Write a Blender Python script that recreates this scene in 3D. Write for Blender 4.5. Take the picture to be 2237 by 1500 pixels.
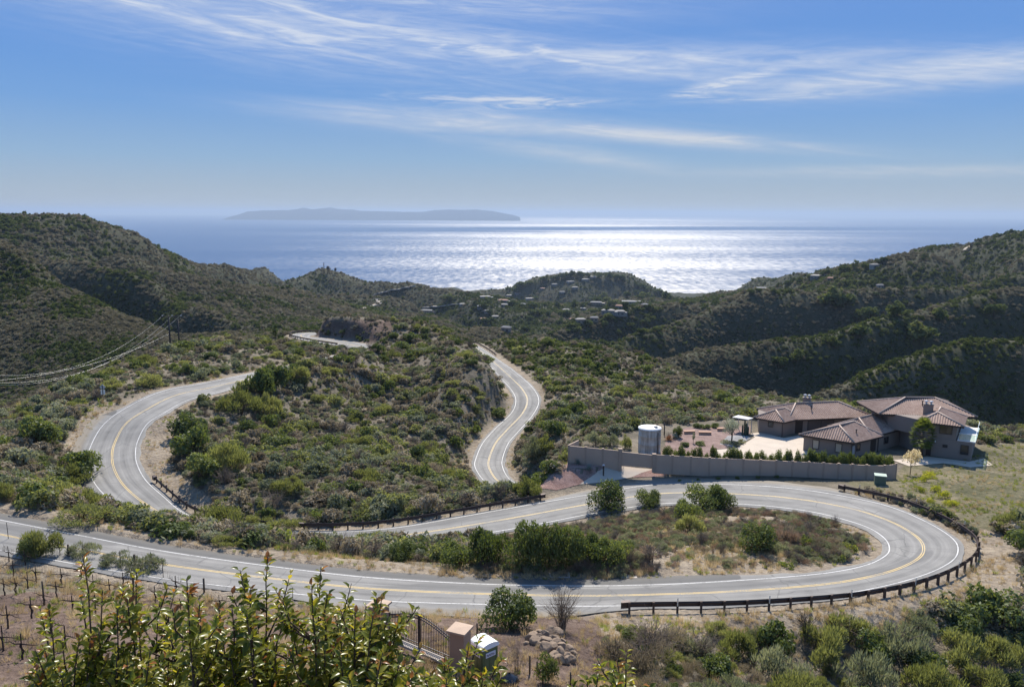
import bpy, bmesh, math, random
import numpy as np
from mathutils.kdtree import KDTree
from mathutils import Vector, Matrix, Euler, Quaternion
for _o in list(bpy.data.objects): bpy.data.objects.remove(_o)
SC = bpy.context.scene
COL = SC.collection
rad = math.radians
random.seed(7); RNG = np.random.default_rng(7)

# ---------------------------------------------------------------- camera
W, H, F = 2237.0, 1500.0, 1750.0
PITCH, ROLL = rad(9.25), 0.0043
CAMZ = 300.0
fw = np.array([0, math.cos(PITCH), -math.sin(PITCH)])
_r0 = np.array([1.0, 0, 0]); _u0 = np.array([0, math.sin(PITCH), math.cos(PITCH)])
rt = _r0 * math.cos(ROLL) + _u0 * math.sin(ROLL)
up = -_r0 * math.sin(ROLL) + _u0 * math.cos(ROLL)
cam_d = bpy.data.cameras.new('camera'); cam = bpy.data.objects.new('camera', cam_d); COL.objects.link(cam)
cam.matrix_world = Matrix(((rt[0], up[0], -fw[0], 0), (rt[1], up[1], -fw[1], 0), (rt[2], up[2], -fw[2], CAMZ), (0, 0, 0, 1)))
cam_d.sensor_fit = 'HORIZONTAL'; cam_d.sensor_width = 36.0; cam_d.lens = 36.0 * F / W
cam_d.clip_start = 0.2; cam_d.clip_end = 200000.0
SC.camera = cam

# ---------------------------------------------------------------- sun, sky, exposure
SUN_AZ, SUN_EL = rad(6.3), rad(48.0)          # azimuth clockwise from +Y
sd = Vector((math.sin(SUN_AZ) * math.cos(SUN_EL), math.cos(SUN_AZ) * math.cos(SUN_EL), math.sin(SUN_EL)))
sun_d = bpy.data.lights.new('sun', 'SUN'); sun = bpy.data.objects.new('sun', sun_d); COL.objects.link(sun)
sun_d.energy = 4.4; sun_d.angle = rad(0.53); sun_d.color = (1.0, 0.93, 0.82)
sun.rotation_euler = sd.to_track_quat('Z', 'Y').to_euler()

class NT:
    """small node-tree builder"""
    def __init__(s, tree):
        s.t = tree; s.t.nodes.clear()
    def n(s, kind, _in=None, **kw):
        nd = s.t.nodes.new(kind)
        for k, v in kw.items(): setattr(nd, k, v)
        if _in:
            for k, v in _in.items():
                s.set(nd.inputs[k], v)
        return nd
    def set(s, sock, v):
        if isinstance(v, bpy.types.NodeSocket): s.t.links.new(v, sock)
        elif isinstance(v, bpy.types.Node): s.t.links.new(v.outputs[0], sock)
        else:
            if hasattr(sock.default_value, '__len__') and not hasattr(v, '__len__'): v = [v] * len(sock.default_value)
            if hasattr(sock.default_value, '__len__') and len(sock.default_value) == 4 and len(v) == 3: v = (*v, 1)
            sock.default_value = v
    def m(s, op, a, b=0.0, c=None, clamp=False):
        nd = s.n('ShaderNodeMath', operation=op, use_clamp=clamp); s.set(nd.inputs[0], a); s.set(nd.inputs[1], b)
        if c is not None: s.set(nd.inputs[2], c)
        return nd.outputs[0]
    def vm(s, op, a, b=None, scale=None):
        nd = s.n('ShaderNodeVectorMath', operation=op); s.set(nd.inputs[0], a)
        if b is not None: s.set(nd.inputs[1], b)
        if scale is not None: s.set(nd.inputs['Scale'], scale)
        return nd.outputs['Value'] if op in ('LENGTH', 'DOT_PRODUCT') else nd.outputs[0]
    def mix(s, f, a, b, blend='MIX'):
        nd = s.n('ShaderNodeMix', data_type='RGBA', blend_type=blend)
        s.set(nd.inputs[0], f); s.set(nd.inputs[6], a); s.set(nd.inputs[7], b)
        return nd.outputs[2]
    def ramp(s, f, stops, interp='LINEAR'):
        nd = s.n('ShaderNodeValToRGB'); cr = nd.color_ramp; cr.interpolation = interp
        while len(cr.elements) > 1: cr.elements.remove(cr.elements[-1])
        for i, (p, c) in enumerate(stops):
            e = cr.elements[0] if i == 0 else cr.elements.new(p)
            e.position = p; e.color = (*c, 1) if len(c) == 3 else c
        s.set(nd.inputs[0], f); return nd.outputs[0]
    def noise(s, vec, scale, detail=4, rough=0.55, dist=0.0, out=0):
        nd = s.n('ShaderNodeTexNoise'); s.set(nd.inputs['Vector'], vec); s.set(nd.inputs['Scale'], scale)
        nd.inputs['Detail'].default_value = detail; nd.inputs['Roughness'].default_value = rough; nd.inputs['Distortion'].default_value = dist
        return nd.outputs[out]
    def sstep(s, v, a, b):
        nd = s.n('ShaderNodeMapRange', interpolation_type='SMOOTHSTEP'); s.set(nd.inputs[0], v); nd.inputs[1].default_value = a; nd.inputs[2].default_value = b
        return nd.outputs[0]

world = bpy.data.worlds.new('World'); SC.world = world; world.use_nodes = True
def build_world():
    T = NT(world.node_tree)
    out = T.n('ShaderNodeOutputWorld'); bg = T.n('ShaderNodeBackground'); bg.inputs[1].default_value = 0.15
    sky = T.n('ShaderNodeTexSky', sky_type='NISHITA', sun_disc=False, sun_elevation=SUN_EL, sun_rotation=SUN_AZ, altitude=300, air_density=1.0, dust_density=0.35, ozone_density=3.0)
    hsv = T.n('ShaderNodeHueSaturation', {'Saturation': 1.15, 'Value': 1.0, 'Color': sky.outputs[0]})
    g = T.n('ShaderNodeTexCoord').outputs['Generated']
    d = T.vm('NORMALIZE', g)
    sp = T.n('ShaderNodeSeparateXYZ', {0: d}); x, y, z = sp.outputs
    el = T.m('ARCTAN2', z, T.m('POWER', T.m('ADD', T.m('MULTIPLY', x, x), T.m('MULTIPLY', y, y)), 0.5))
    az = T.m('ARCTAN2', x, y)
    # cirrus: long streaks, gently tilted (higher to the left), in azimuth / elevation
    def streak(sa, se, tilt, off, detail, dist, warp=0.0):
        e2 = T.m('ADD', el, T.m('MULTIPLY', az, tilt))
        cv = T.n('ShaderNodeCombineXYZ', {0: T.m('MULTIPLY', az, sa), 1: T.m('MULTIPLY', e2, se), 2: off}).outputs[0]
        return T.noise(cv, 1.0, detail, 0.58, dist)
    def blob(a0, e0, ra, re, tilt=0.0):
        da = T.m('SUBTRACT', az, rad(a0)); de = T.m('SUBTRACT', T.m('SUBTRACT', el, rad(e0)), T.m('MULTIPLY', da, tilt))
        q = T.m('ADD', T.m('POWER', T.m('ABSOLUTE', T.m('DIVIDE', da, rad(ra))), 2.0), T.m('POWER', T.m('ABSOLUTE', T.m('DIVIDE', de, rad(re))), 2.0))
        return T.m('POWER', 2.718, T.m('MULTIPLY', q, -1.0))
    def smx(*a):
        r = a[0]
        for b in a[1:]: r = T.m('MAXIMUM', r, b)
        return r
    fine = streak(5.5, 62.0, 0.10, 1.3, 7, 1.2)
    broad = streak(2.2, 16.0, 0.16, 4.1, 4, 0.8)
    wisp = streak(16.0, 120.0, 0.0, 7.7, 7, 1.6)
    fineS = T.sstep(fine, 0.40, 0.74); broadS = T.sstep(broad, 0.40, 0.72); wispS = T.sstep(wisp, 0.38, 0.68)
    tex = T.m('ADD', T.m('MULTIPLY', fineS, 0.75), T.m('ADD', T.m('MULTIPLY', broadS, 0.30), T.m('MULTIPLY', wispS, 0.22)))
    band1 = smx(blob(-16, 12.2, 20, 2.2, -0.11), T.m('MULTIPLY', blob(8, 9.9, 19, 1.2, -0.03), 0.8), T.m('MULTIPLY', blob(-6, 13.9, 13, 1.5, -0.02), 0.7))
    band2 = smx(T.m('MULTIPLY', blob(-3, 6.15, 10.5, 0.75, -0.05), 0.95), T.m('MULTIPLY', blob(9, 5.35, 11, 0.5, -0.10), 1.05), T.m('MULTIPLY', blob(3, 4.2, 8, 0.55, -0.14), 0.55), T.m('MULTIPLY', blob(24, 2.7, 11, 0.35, -0.01), 0.6))
    band3 = T.m('MULTIPLY', blob(27, 8.6, 12, 1.1, 0.04), 0.85)
    streaky = T.m('MULTIPLY', T.m('MULTIPLY', smx(band1, band2, band3), T.m('ADD', tex, 0.30)), 1.15)
    puff = T.m('MULTIPLY', smx(blob(-0.5, 7.62, 6.3, 0.28, -0.02), T.m('MULTIPLY', blob(1.5, 7.3, 4.5, 0.25, 0.03), 0.8), blob(14.2, 8.5, 3.0, 0.30, 0.20), T.m('MULTIPLY', blob(12.6, 7.85, 1.8, 0.22, 0.02), 0.9), T.m('MULTIPLY', blob(17.5, 7.5, 4.5, 0.2, 0.02), 0.45), T.m('MULTIPLY', blob(2.2, 10.7, 2.6, 0.35, -0.32), 0.7), T.m('MULTIPLY', blob(-3, 10.9, 6, 0.3, -0.1), 0.6)), T.m('ADD', T.m('MULTIPLY', wispS, 0.85), 0.15))
    cl = T.m('ADD', streaky, T.m('MULTIPLY', puff, 1.25), clamp=True)
    ccol = T.mix(T.sstep(el, 0.0, 0.2), (2.1, 2.2, 2.3), (2.1, 2.35, 2.85))
    S = 3.75                                     # clear-sky radiance near the horizon, where the photograph looks
    low = T.ramp(T.m('DIVIDE', el, rad(30)), [(0.0, (0.435, 0.470, 0.485)), (0.03, (0.385, 0.450, 0.505)), (0.12, (0.265, 0.415, 0.60)), (0.23, (0.165, 0.340, 0.650)), (0.34, (0.125, 0.295, 0.655)), (0.60, (0.14, 0.275, 0.64)), (1.0, (0.11, 0.235, 0.56))])
    base = T.mix(T.sstep(el, rad(17), rad(32)), T.vm('SCALE', low, scale=S), hsv.outputs[0])
    cc = T.mix(cl, base, ccol)
    T.set(bg.inputs[0], cc); T.t.links.new(bg.outputs[0], out.inputs[0])
build_world()
SC.view_settings.view_transform = 'Standard'; SC.view_settings.look = 'None'
SC.view_settings.exposure = 0.95; SC.view_settings.gamma = 1.0; SC.view_settings.use_curve_mapping = False
SC.render.engine = 'CYCLES'
SC.cycles.max_bounces = 6; SC.cycles.diffuse_bounces = 2; SC.cycles.glossy_bounces = 2; SC.cycles.transmission_bounces = 3; SC.cycles.transparent_max_bounces = 6; SC.cycles.volume_bounces = 0
SC.cycles.use_denoising = True
SC.cycles.sample_clamp_indirect = 4.0

# ---------------------------------------------------------------- pixel <-> world helpers (full-size photograph pixels)
def P(u, v, Z):
    """world point seen at pixel (u, v) at depth Z along the optical axis"""
    u, v, Z = np.broadcast_arrays(np.asarray(u, float), np.asarray(v, float), np.asarray(Z, float))
    a = (u - W / 2) / F * Z; b = (H / 2 - v) / F * Z
    return Z[..., None] * fw + a[..., None] * rt + b[..., None] * up + np.array([0, 0, CAMZ])
def pix(p):
    q = np.asarray(p, float) - np.array([0, 0, CAMZ]); Z = q @ fw
    return np.stack([W / 2 + F * (q @ rt) / Z, H / 2 - F * (q @ up) / Z, Z], -1)

# ---------------------------------------------------------------- object helpers
def link(o, parent=None):
    COL.objects.link(o)
    if parent is not None: o.parent = parent
    return o
def mesh_np(name, co, faces, mats=None, mi=None, smooth=False, attrs=None):
    """mesh from numpy: co (n,3); faces (m,3) or (m,4)"""
    me = bpy.data.meshes.new(name); co = np.asarray(co, np.float32); faces = np.asarray(faces, np.int32); k = faces.shape[1]
    me.vertices.add(len(co)); me.vertices.foreach_set('co', co.ravel())
    me.loops.add(faces.size); me.loops.foreach_set('vertex_index', faces.ravel())
    me.polygons.add(len(faces)); me.polygons.foreach_set('loop_start', np.arange(0, faces.size, k, dtype=np.int32))
    me.polygons.foreach_set('loop_total', np.full(len(faces), k, np.int32))
    if smooth: me.polygons.foreach_set('use_smooth', np.ones(len(faces), bool))
    for m in (mats or []): me.materials.append(m)
    if mi is not None: me.polygons.foreach_set('material_index', np.asarray(mi, np.int32))
    for an, av in (attrs or {}).items():
        av = np.asarray(av, np.float32)
        if av.ndim == 1:
            a = me.attributes.new(an, 'FLOAT', 'POINT'); a.data.foreach_set('value', av)
        else:
            a = me.attributes.new(an, 'FLOAT_COLOR', 'POINT'); a.data.foreach_set('color', np.c_[av, np.ones(len(av))].astype(np.float32).ravel())
    me.update(calc_edges=True); return me
def tag(o, label=None, cat=None, group=None, kind=None):
    if label: o['label'] = label
    if cat: o['category'] = cat
    if group: o['group'] = group
    if kind: o['kind'] = kind
    return o
def empty(name, loc, rz=0.0, label=None, cat=None, group=None):
    o = bpy.data.objects.new(name, None); o.location = loc; o.rotation_euler = (0, 0, rz); o.empty_display_size = 0.3
    COL.objects.link(o); return tag(o, label, cat, group)

class MB:
    """collects boxes, bars, tubes and prisms and links them as one mesh"""
    def __init__(s): s.v = []; s.f = []; s.mi = []; s.sm = []; s.cur = 0
    def add(s, vs, fs, smooth=False):
        b = len(s.v); s.v += [tuple(map(float, p)) for p in vs]; s.f += [tuple(b + i for i in f) for f in fs]
        s.mi += [s.cur] * len(fs); s.sm += [smooth] * len(fs); return s
    def box(s, c, d, rz=0.0, rot=None):
        M = rot if rot is not None else Matrix.Rotation(rz, 3, 'Z'); c = Vector(c); h = Vector(d) * 0.5
        vs = [c + M @ Vector((sx * h.x, sy * h.y, sz * h.z)) for sz in (-1, 1) for sy in (-1, 1) for sx in (-1, 1)]
        return s.add(vs, [(0, 2, 3, 1), (4, 5, 7, 6), (0, 1, 5, 4), (2, 6, 7, 3), (0, 4, 6, 2), (1, 3, 7, 5)])
    def bar(s, a, b, w, h, upv=(0, 0, 1)):
        a, b = Vector(a), Vector(b); d = b - a; L = d.length
        if L < 1e-6: return s
        x = d / L; y = Vector(upv).cross(x)
        if y.length < 1e-4: y = Vector((1, 0, 0)).cross(x)
        y.normalize(); z = x.cross(y); M = Matrix((x, y, z)).transposed()
        return s.box((a + b) / 2, (L, w, h), rot=M)
    def tube(s, pts, r, n=6, cap=True):
        pts = [Vector(p) for p in pts]; rs = r if hasattr(r, '__len__') else [r] * len(pts); vs = []; fs = []; pn = None
        for i, p in enumerate(pts):
            d = (pts[min(i + 1, len(pts) - 1)] - pts[max(i - 1, 0)]).normalized()
            if pn is None: pn = d.orthogonal().normalized()
            pn = (pn - d * pn.dot(d))
            pn = pn.normalized() if pn.length > 1e-5 else d.orthogonal().normalized()
            q = d.cross(pn)
            for k in range(n):
                t = 2 * math.pi * k / n; vs.append(p + (pn * math.cos(t) + q * math.sin(t)) * rs[i])
        for i in range(len(pts) - 1):
            for k in range(n):
                a, b = i * n + k, i * n + (k + 1) % n; fs.append((a, b, b + n, a + n))
        if cap: fs.append(tuple(range(n))[::-1]); fs.append(tuple(range((len(pts) - 1) * n, len(pts) * n)))
        return s.add(vs, fs, True)
    def lathe(s, prof, c=(0, 0, 0), n=24, smooth=True):
        c = Vector(c); vs = []; fs = []
        for r, z in prof:
            for k in range(n):
                t = 2 * math.pi * k / n; vs.append(c + Vector((r * math.cos(t), r * math.sin(t), z)))
        for i in range(len(prof) - 1):
            for k in range(n):
                a, b = i * n + k, i * n + (k + 1) % n; fs.append((a, b, b + n, a + n))
        return s.add(vs, fs, smooth)
    def prism(s, poly, z0, z1):
        n = len(poly); vs = [(p[0], p[1], z0) for p in poly] + [(p[0], p[1], z1) for p in poly]
        return s.add(vs, [tuple(range(n))[::-1], tuple(range(n, 2 * n))] + [(i, (i + 1) % n, (i + 1) % n + n, i + n) for i in range(n)])
    def build(s, name, mats, parent=None, loc=None, bevel=0.0):
        me = bpy.data.meshes.new(name); me.from_pydata(s.v, [], s.f)
        for m in (mats if isinstance(mats, (list, tuple)) else [mats]): me.materials.append(m)
        me.polygons.foreach_set('material_index', np.array(s.mi, np.int32)); me.polygons.foreach_set('use_smooth', np.array(s.sm, bool))
        o = bpy.data.objects.new(name, me); link(o, parent)
        if loc is not None: o.location = loc
        if bevel:
            b = o.modifiers.new('bevel', 'BEVEL'); b.width = bevel; b.segments = 2; b.limit_method = 'ANGLE'
        return o
def copy_tree(o, parent=None):
    c = o.copy(); COL.objects.link(c); c.parent = parent
    for k in ('label',):
        pass
    for ch in o.children: copy_tree(ch, c)
    return c

# ---------------------------------------------------------------- materials
def new_mat(name):
    m = bpy.data.materials.new(name); m.use_nodes = True; return m, NT(m.node_tree)
def pbsdf(T, col, rough=0.8, spec=0.3, **kw):
    b = T.n('ShaderNodeBsdfPrincipled'); T.set(b.inputs['Base Color'], col); T.set(b.inputs['Roughness'], rough); T.set(b.inputs['Specular IOR Level'], spec)
    for k, v in kw.items(): T.set(b.inputs[k.replace('_', ' ')], v)
    o = T.n('ShaderNodeOutputMaterial'); T.t.links.new(b.outputs[0], o.inputs[0]); return b
def bump(T, b, h, strength=0.4, dist=0.05):
    nd = T.n('ShaderNodeBump', {'Strength': strength, 'Distance': dist, 'Height': h}); T.t.links.new(nd.outputs[0], b.inputs['Normal'])
def simple(name, col, rough=0.7, spec=0.3, var=0.25, scale=3.0, metal=0.0, bmp=0.0, bscale=30.0):
    m, T = new_mat(name); c = T.n('ShaderNodeTexCoord').outputs['Object']
    n = T.noise(c, scale, 5, 0.6); f = T.m('ADD', 1 - var, T.m('MULTIPLY', n, 2 * var))
    b = pbsdf(T, T.vm('SCALE', (*col,), scale=f), rough, spec, Metallic=metal)
    if bmp: bump(T, b, T.noise(c, bscale, 4), bmp, 0.02)
    return m
# ---------------------------------------------------------------- roads: left / right edge-line stations (u, v), depth
R1 = [((-150,1106),(-165,1168),77),((0,1135),(-8,1199),75),((180,1170),(170,1232),73),((356,1203),(350,1262),71.5),((560,1232),(560,1287),71),((800,1260),(800,1310),71),
 ((1058,1275),(1058,1319),71),((1272,1279),(1272,1323),71),((1437,1276),(1440,1320),72),((1597,1268),(1615,1315),73.5),((1757,1256),(1800,1301),76),((1837,1246),(1910,1284),78.5),
 ((1897,1232),(2010,1258),82),((1933,1214),(2075,1228),86),((1943,1198),(2093,1200),90),((1933,1176),(2077,1172),94),((1897,1152),(2017,1136),99),((1837,1132),(1937,1104),104),
 ((1777,1118),(1837,1082),109),((1717,1109),(1760,1070),112),((1657,1103),(1680,1062),115),((1560,1098),(1570,1057),117),((1437,1100),(1437,1057),119),((1300,1120),(1290,1079),117),
 ((1160,1147),(1140,1105),113),((1033,1168),(1010,1128),109),((890,1186),(880,1150),106),((780,1193),(770,1160),105),((650,1190),(640,1160),106),((500,1172),(510,1148),108),
 ((400,1152),(450,1135),110),((332,1136),(400,1119),112),((272,1114),(352,1080),116),((224,1076),(318,1048),121),((200,1042),(300,1015),127),((192,1005),(296,990),132),((200,970),(301,962),138),
 ((228,925),(322,925),145),((280,888),(361,900),152),((355,854),(411,873),162),((448,836),(485,854),173),((541,817),(545,838),186),((640,797),(650,812),205),((715,780),(735,790),228),
 ((755,771),(770,781),243),((775,767),(812,768),252),((772,762),(818,757),257),((755,757),(780,749),261),((730,752),(740,744),265),((690,746),(700,738),270),((655,739),(674,736),276),
 ((640,733),(674,733),283),((650,728),(680,731),290),((690,726),(700,729),297),((760,728),(760,731),302)]
R2 = [((1020,752),(1034,750),292),((1040,768),(1060,765),275),((1063,790),(1088,785),258),((1095,826),(1125,812),235),((1119,854),(1163,846),217),((1127,876),(1177,876),206),((1117,902),(1163,907),198),
 ((1083,935),(1135,939),186),((1055,967),(1111,967),176),((1040,1000),(1098,1000),167),((1038,1020),(1098,1020),161),((1056,1048),(1112,1045),154),((1085,1070),(1140,1062),149)]
def catmull(A, n):
    A = np.asarray(A, float); B = np.vstack([2 * A[0] - A[1], A, 2 * A[-1] - A[-2]]); out = []
    for i in range(1, len(B) - 2):
        p0, p1, p2, p3 = B[i-1], B[i], B[i+1], B[i+2]
        for k in range(n):
            t = k / n; out.append(0.5 * (2*p1 + (p2-p0)*t + (2*p0-5*p1+4*p2-p3)*t*t + (3*p1-p0-3*p2+p3)*t**3))
    out.append(A[-1]); return np.array(out)
def road_edges(st, w=6.9, n=10):
    a = np.array([[*l, *r, z] for l, r, z in st], float); dzs = np.linspace(-5, 5, 401); sel = []
    for row in a:
        PL = P(row[0], row[1], row[4] + dzs); PR = P(row[2], row[3], row[4] - dzs); d = PL - PR
        hl = np.hypot(d[:, 0], d[:, 1]); bank = d[:, 2] / np.maximum(hl, 0.1)
        sel.append(dzs[np.argmin(((np.linalg.norm(d, axis=1) - w) / 1.4) ** 2 + (bank / 0.075) ** 2)])
    sel = np.array(sel); sel[1:-1] = 0.25 * sel[:-2] + 0.5 * sel[1:-1] + 0.25 * sel[2:]
    b = catmull(np.c_[a, sel], n)
    return P(b[:, 0], b[:, 1], b[:, 4] + b[:, 5]), P(b[:, 2], b[:, 3], b[:, 4] - b[:, 5])
R1L, R1R = road_edges(R1); R2L, R2R = road_edges(R2)

# ---------------------------------------------------------------- terrain control points
CP = []
def cpt(*pts):
    for q in pts: CP.append(P(*q))
def dens(pts, step=45.0):
    pts = np.asarray(pts, float); out = []
    for a, b in zip(pts[:-1], pts[1:]):
        n = max(1, int(abs(b[0] - a[0]) / step)); out += [a + (b - a) * k / n for k in range(n)]
    out.append(pts[-1]); return np.array(out)
def ridge(pts, front=None, back=None):
    """crest line, with a foot towards the camera (dZ, fall) and one behind it"""
    d = dens(pts); w = P(d[:, 0], d[:, 1], d[:, 2]); CP.extend(w)
    hd = w[:, :2] / np.linalg.norm(w[:, :2], axis=1)[:, None]
    for f, s in ((front, -1), (back, 1)):
        if f:
            q = w.copy(); q[:, :2] += s * hd * f[0]; q[:, 2] -= f[1]; CP.extend(q)
# near ground and vineyard
for th in np.linspace(-46, 46, 12):
    for r, dz in ((1.5, 3.2), (4, 4.6), (7, 6.6), (12, 9.6), (20, 14.0)):
        CP.append(np.array([r * math.sin(rad(th)), r * math.cos(rad(th)), CAMZ - dz]))
cpt((-200,1200,74),(-200,1400,47),(50,1222,71),(100,1350,49),(50,1480,37),(300,1290,67),(300,1400,47),(500,1325,65.5),(500,1420,47),(700,1490,37),(700,1352,61.5),(900,1490,41),
    (930,1430,48),(880,1425,48),(1000,1440,47.5),(950,1360,60),(1060,1484,46),(1200,1410,52),(1110,1365,58),(1350,1400,56),(1250,1360,60),(1320,1480,50),(1250,1480,47),
    (1450,1360,66),(1600,1480,59),(1600,1380,68),(1800,1480,63),(1800,1360,71),(2000,1320,77),(2000,1460,68),(2150,1260,82),(2237,1300,78),(2237,1450,70),(2400,1350,76),(2400,1480,72),
    (2150,1180,92),(2237,1180,92),(2237,1100,106),(2400,1100,108),(2400,1000,140),(2150,1090,108),(2237,1000,140),(2100,1050,117),(2040,1040,119))
# far edge of the lower road, island between the two legs
cpt((-150,1085,82),(0,1113,80),(200,1148,77),(400,1188,76),(560,1212,75.5),(800,1238,75.5),(950,1252,75.5),(1200,1252,75),(1400,1250,76),(1600,1242,78),(1400,1190,87),(1550,1160,95),(1700,1160,94),(1800,1190,88))
# left of the far loop, near spur with the utility poles
cpt((150,960,135),(60,1000,120),(0,1060,103),(100,1080,99),(200,1130,91),(-150,1000,110),(-150,1060,95),(100,930,140),(0,950,138))
ridge([(-250,918,155),(0,899,165),(100,871,177),(250,816,202),(400,766,236),(480,753,246),(560,747,252),(620,757,260)], None, (30, 12))
# knoll
cpt((925,770,246),(950,850,205),(960,920,180),(880,830,214),(700,714,282),(760,704,285),(830,699,287),(900,700,286),(960,712,285),(1010,738,286),(720,700+14,290),(900,740,268),(850,800,230),(1000,960,171),
    (900,900,190),(800,870,198),(700,830,207),(600,850,178),(650,900,168),(500,900,158),(700,1000,140),(850,1000,142),(950,1040,136),(800,1080,122),(600,1080,118),(450,1050,121),(400,950,142),(370,1010,130),(1000,1010,160))
# under the lower end of the second road, slope right of it
cpt((1050,1085,138),(1150,1085,130),(1200,1040,140),(1230,1000,146),(1200,960,160),(1220,900,182),(1250,850,212),(1180,800,247),(1330,900,190),(1420,930,165),(1500,880,205),(1350,830,240),(1600,900,190))
ridge([(1050,748,292),(1090,745,292),(1200,750,293),(1330,768,292),(1450,800,272),(1560,838,252),(1650,862,236),(1760,880,222),(1850,890,216),(1950,905,207),(2100,935,192),(2237,950,186),(2480,970,180)], None, (45, 26))
def at_lv(u, v, z):
    d = fw + (u - W / 2) / F * rt + (H / 2 - v) / F * up; return np.array([0, 0, CAMZ]) + d * ((z - CAMZ) / d[2])
for u, v, dz in ((1246,1026,39.9),(1215,1048,40.2),(1232,1060,40.3),(1180,1062,40.6),(1204,1064,40.5),(1290,1046,40.2),(1300,1030,39.9),(1350,1034,39.9),(1400,1042,40.0),(1250,1014,39.7),(1220,1030,40.2)): CP.append(at_lv(u, v, CAMZ - dz))
# canyon on the right
for u, dz in ((1150, 80), (1300, 92), (1450, 104), (1600, 108), (1750, 100), (1900, 88), (2050, 84), (2237, 84), (2450, 82)):
    for Z in (350, 400):
        q = P(u, 750, Z); q[2] = CAMZ - dz - (Z - 350) * 0.06; 
        if not (Z == 400 and u > 1880) and not (Z == 350 and u > 1760): CP.append(q)
ridge([(1720,885,322),(1765,869,326),(1810,847,332),(1885,817,338),(1960,791,343),(2034,768,347),(2109,752,350),(2146,750,352),(2237,759,352),(2480,790,350)], (36, 38), (45, 30))
ridge([(1440,812,470),(1474,804,474),(1530,783,480),(1605,772,488),(1698,765,496),(1792,757,504),(1866,739,515),(1960,709,535),(1997,698,545),(2128,656,575),(2237,649,590),(2480,640,600)], (36, 38), (60, 24))
ridge([(1280,775,620),(1337,757,650),(1393,735,680),(1437,720,700),(1512,698,720),(1586,660,745),(1661,640,765),(1736,638,775),(1810,643,780),(1866,643,780),(1960,640,780),(2053,630,790),(2128,619,800),(2183,604,810),(2237,595,820),(2480,570,840)], (62, 64), (70, 38))
ridge([(1140,765,800),(1185,746,820),(1240,724,850),(1296,710,880),(1351,688,910),(1393,678,930),(1462,677,950),(1520,685,960),(1600,672,960)], (50, 50), (100, 40))
ridge([(1478,657,2300),(1549,642,2100),(1624,623,1900),(1698,612,1750),(1773,602,1600),(1848,590,1480),(1922,578,1380),(1997,553,1250),(2034,554,1230),(2109,549,1150),(2183,538,1080),(2237,531,1050),(2480,505,980)], (200, 75), (300, 90))
cpt((1900,615,1150),(2100,590,960),(2000,600,1030),(1750,630,1200),(1620,650,1300),(1500,670,1500),(2060,625,880),(2237,560,920))
# left hills
for u, v, Z in ((-200,890,320),(0,872,325),(100,835,330),(250,792,335),(400,748,350),(500,737,400),(0,800,350),(150,780,345),(300,740,365),(-200,700,400),(0,700,400),(120,700,390),(250,720,385),(0,610,445),(-200,600,450)): cpt((u, v, Z))
ridge([(-250,500,500),(0,530,480),(56,560,470),(93,590,460),(119,627,455),(187,653,440),(261,683,425),(336,709,410),(410,739,395)], None, (60, 34))
ridge([(40,548,720),(90,575,700),(187,590,680),(299,608,660),(336,627,650),(411,664,620),(504,701,580),(570,722,555)], (42, 40), (55, 18))
ridge([(-250,457,860),(0,470,900),(100,480,920),(200,500,950),(260,516,970),(330,543,1000),(400,567,1100),(480,586,1200),(560,600,1320),(640,610,1500),(690,597,1650),(740,600,1660),(790,612,1650),(850,620,1600),(895,616,1540),(930,630,1480),(985,658,1380)], (160, 50), (260, 110))
ridge([(560,598,1750),(590,592,1760),(630,606,1740)], None, (150, 70))
cpt((250,560,800),(400,610,830),(480,650,780),(600,690,780),(700,690,820),(640,715,650),(560,640,960),(650,660,1050),(740,650,1300),(800,660,1230),(850,690,1000),(950,690,1050),(900,660,1300),(780,690,900),(1000,720,880),(1100,690,1250),(1200,700,1250),
    (1100,740,680),(1200,735,800),(980,740,600),(900,720,620),(760,715,640),(640,735,420),(800,720,480),(1040,750,430),(1000,690,1300),(1050,670,1700),(1300,690,1350),(1400,690,1150))
# town hill and coast
ridge([(960,652,2450),(1000,645,2350),(1060,640,2300),(1100,632,2250),(1150,618,2200),(1200,605,2150),(1250,599,2150),(1300,598,2150),(1350,605,2150),(1400,622,2150),(1440,637,2200),(1475,653,2300)], (260, 95), (300, 130))
cpt((1150,680,1650),(1300,672,1700),(1450,668,1800))
for th in np.linspace(-46, 46, 24):
    for r, dz in ((2950, 302), (3400, 330), (5000, 380)):
        CP.append(np.array([r * math.sin(rad(th)), r * math.cos(rad(th)), CAMZ - dz]))
    if th < -5 or th > 14:
        CP.append(np.array([2500 * math.sin(rad(th)), 2500 * math.cos(rad(th)), CAMZ - (270 + 0.4 * abs(th))]))
def beside(A, O, i0, i1, st, d, dz):
    e = A[i0:i1:st] - O[i0:i1:st]; e[:, 2] = 0; q = A[i0:i1:st] + unit(e) * d; q[:, 2] += np.broadcast_to(dz, len(q)); CP.extend(q)
def unit(v): return v / np.maximum(np.linalg.norm(v, axis=-1, keepdims=True), 1e-9)
# banks: cut slopes above the second road, the cutting at the far hairpin, the brow that hides the road before it
beside(R2L, R2R, 22, 90, 6, 6.5, np.interp(np.arange(12), [0, 3, 6, 9, 11], [5.5, 7.5, 7.5, 5.0, 3.0])[:12]); beside(R2L, R2R, 22, 84, 8, 14, np.interp(np.arange(8), [0, 3, 5, 7], [8.0, 9.5, 9.0, 6.0]))
beside(R1R, R1L, 474, 508, 4, 6.0, 5.5); beside(R1R, R1L, 412, 443, 4, 7.5, 4.2); beside(R1R, R1L, 412, 443, 5, 13.0, 4.0)
CP.extend(R1L[::8]); CP.extend(R1R[::8]); CP.extend(R2L[::8]); CP.extend(R2R[::8])
CP = np.array(CP)

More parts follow.
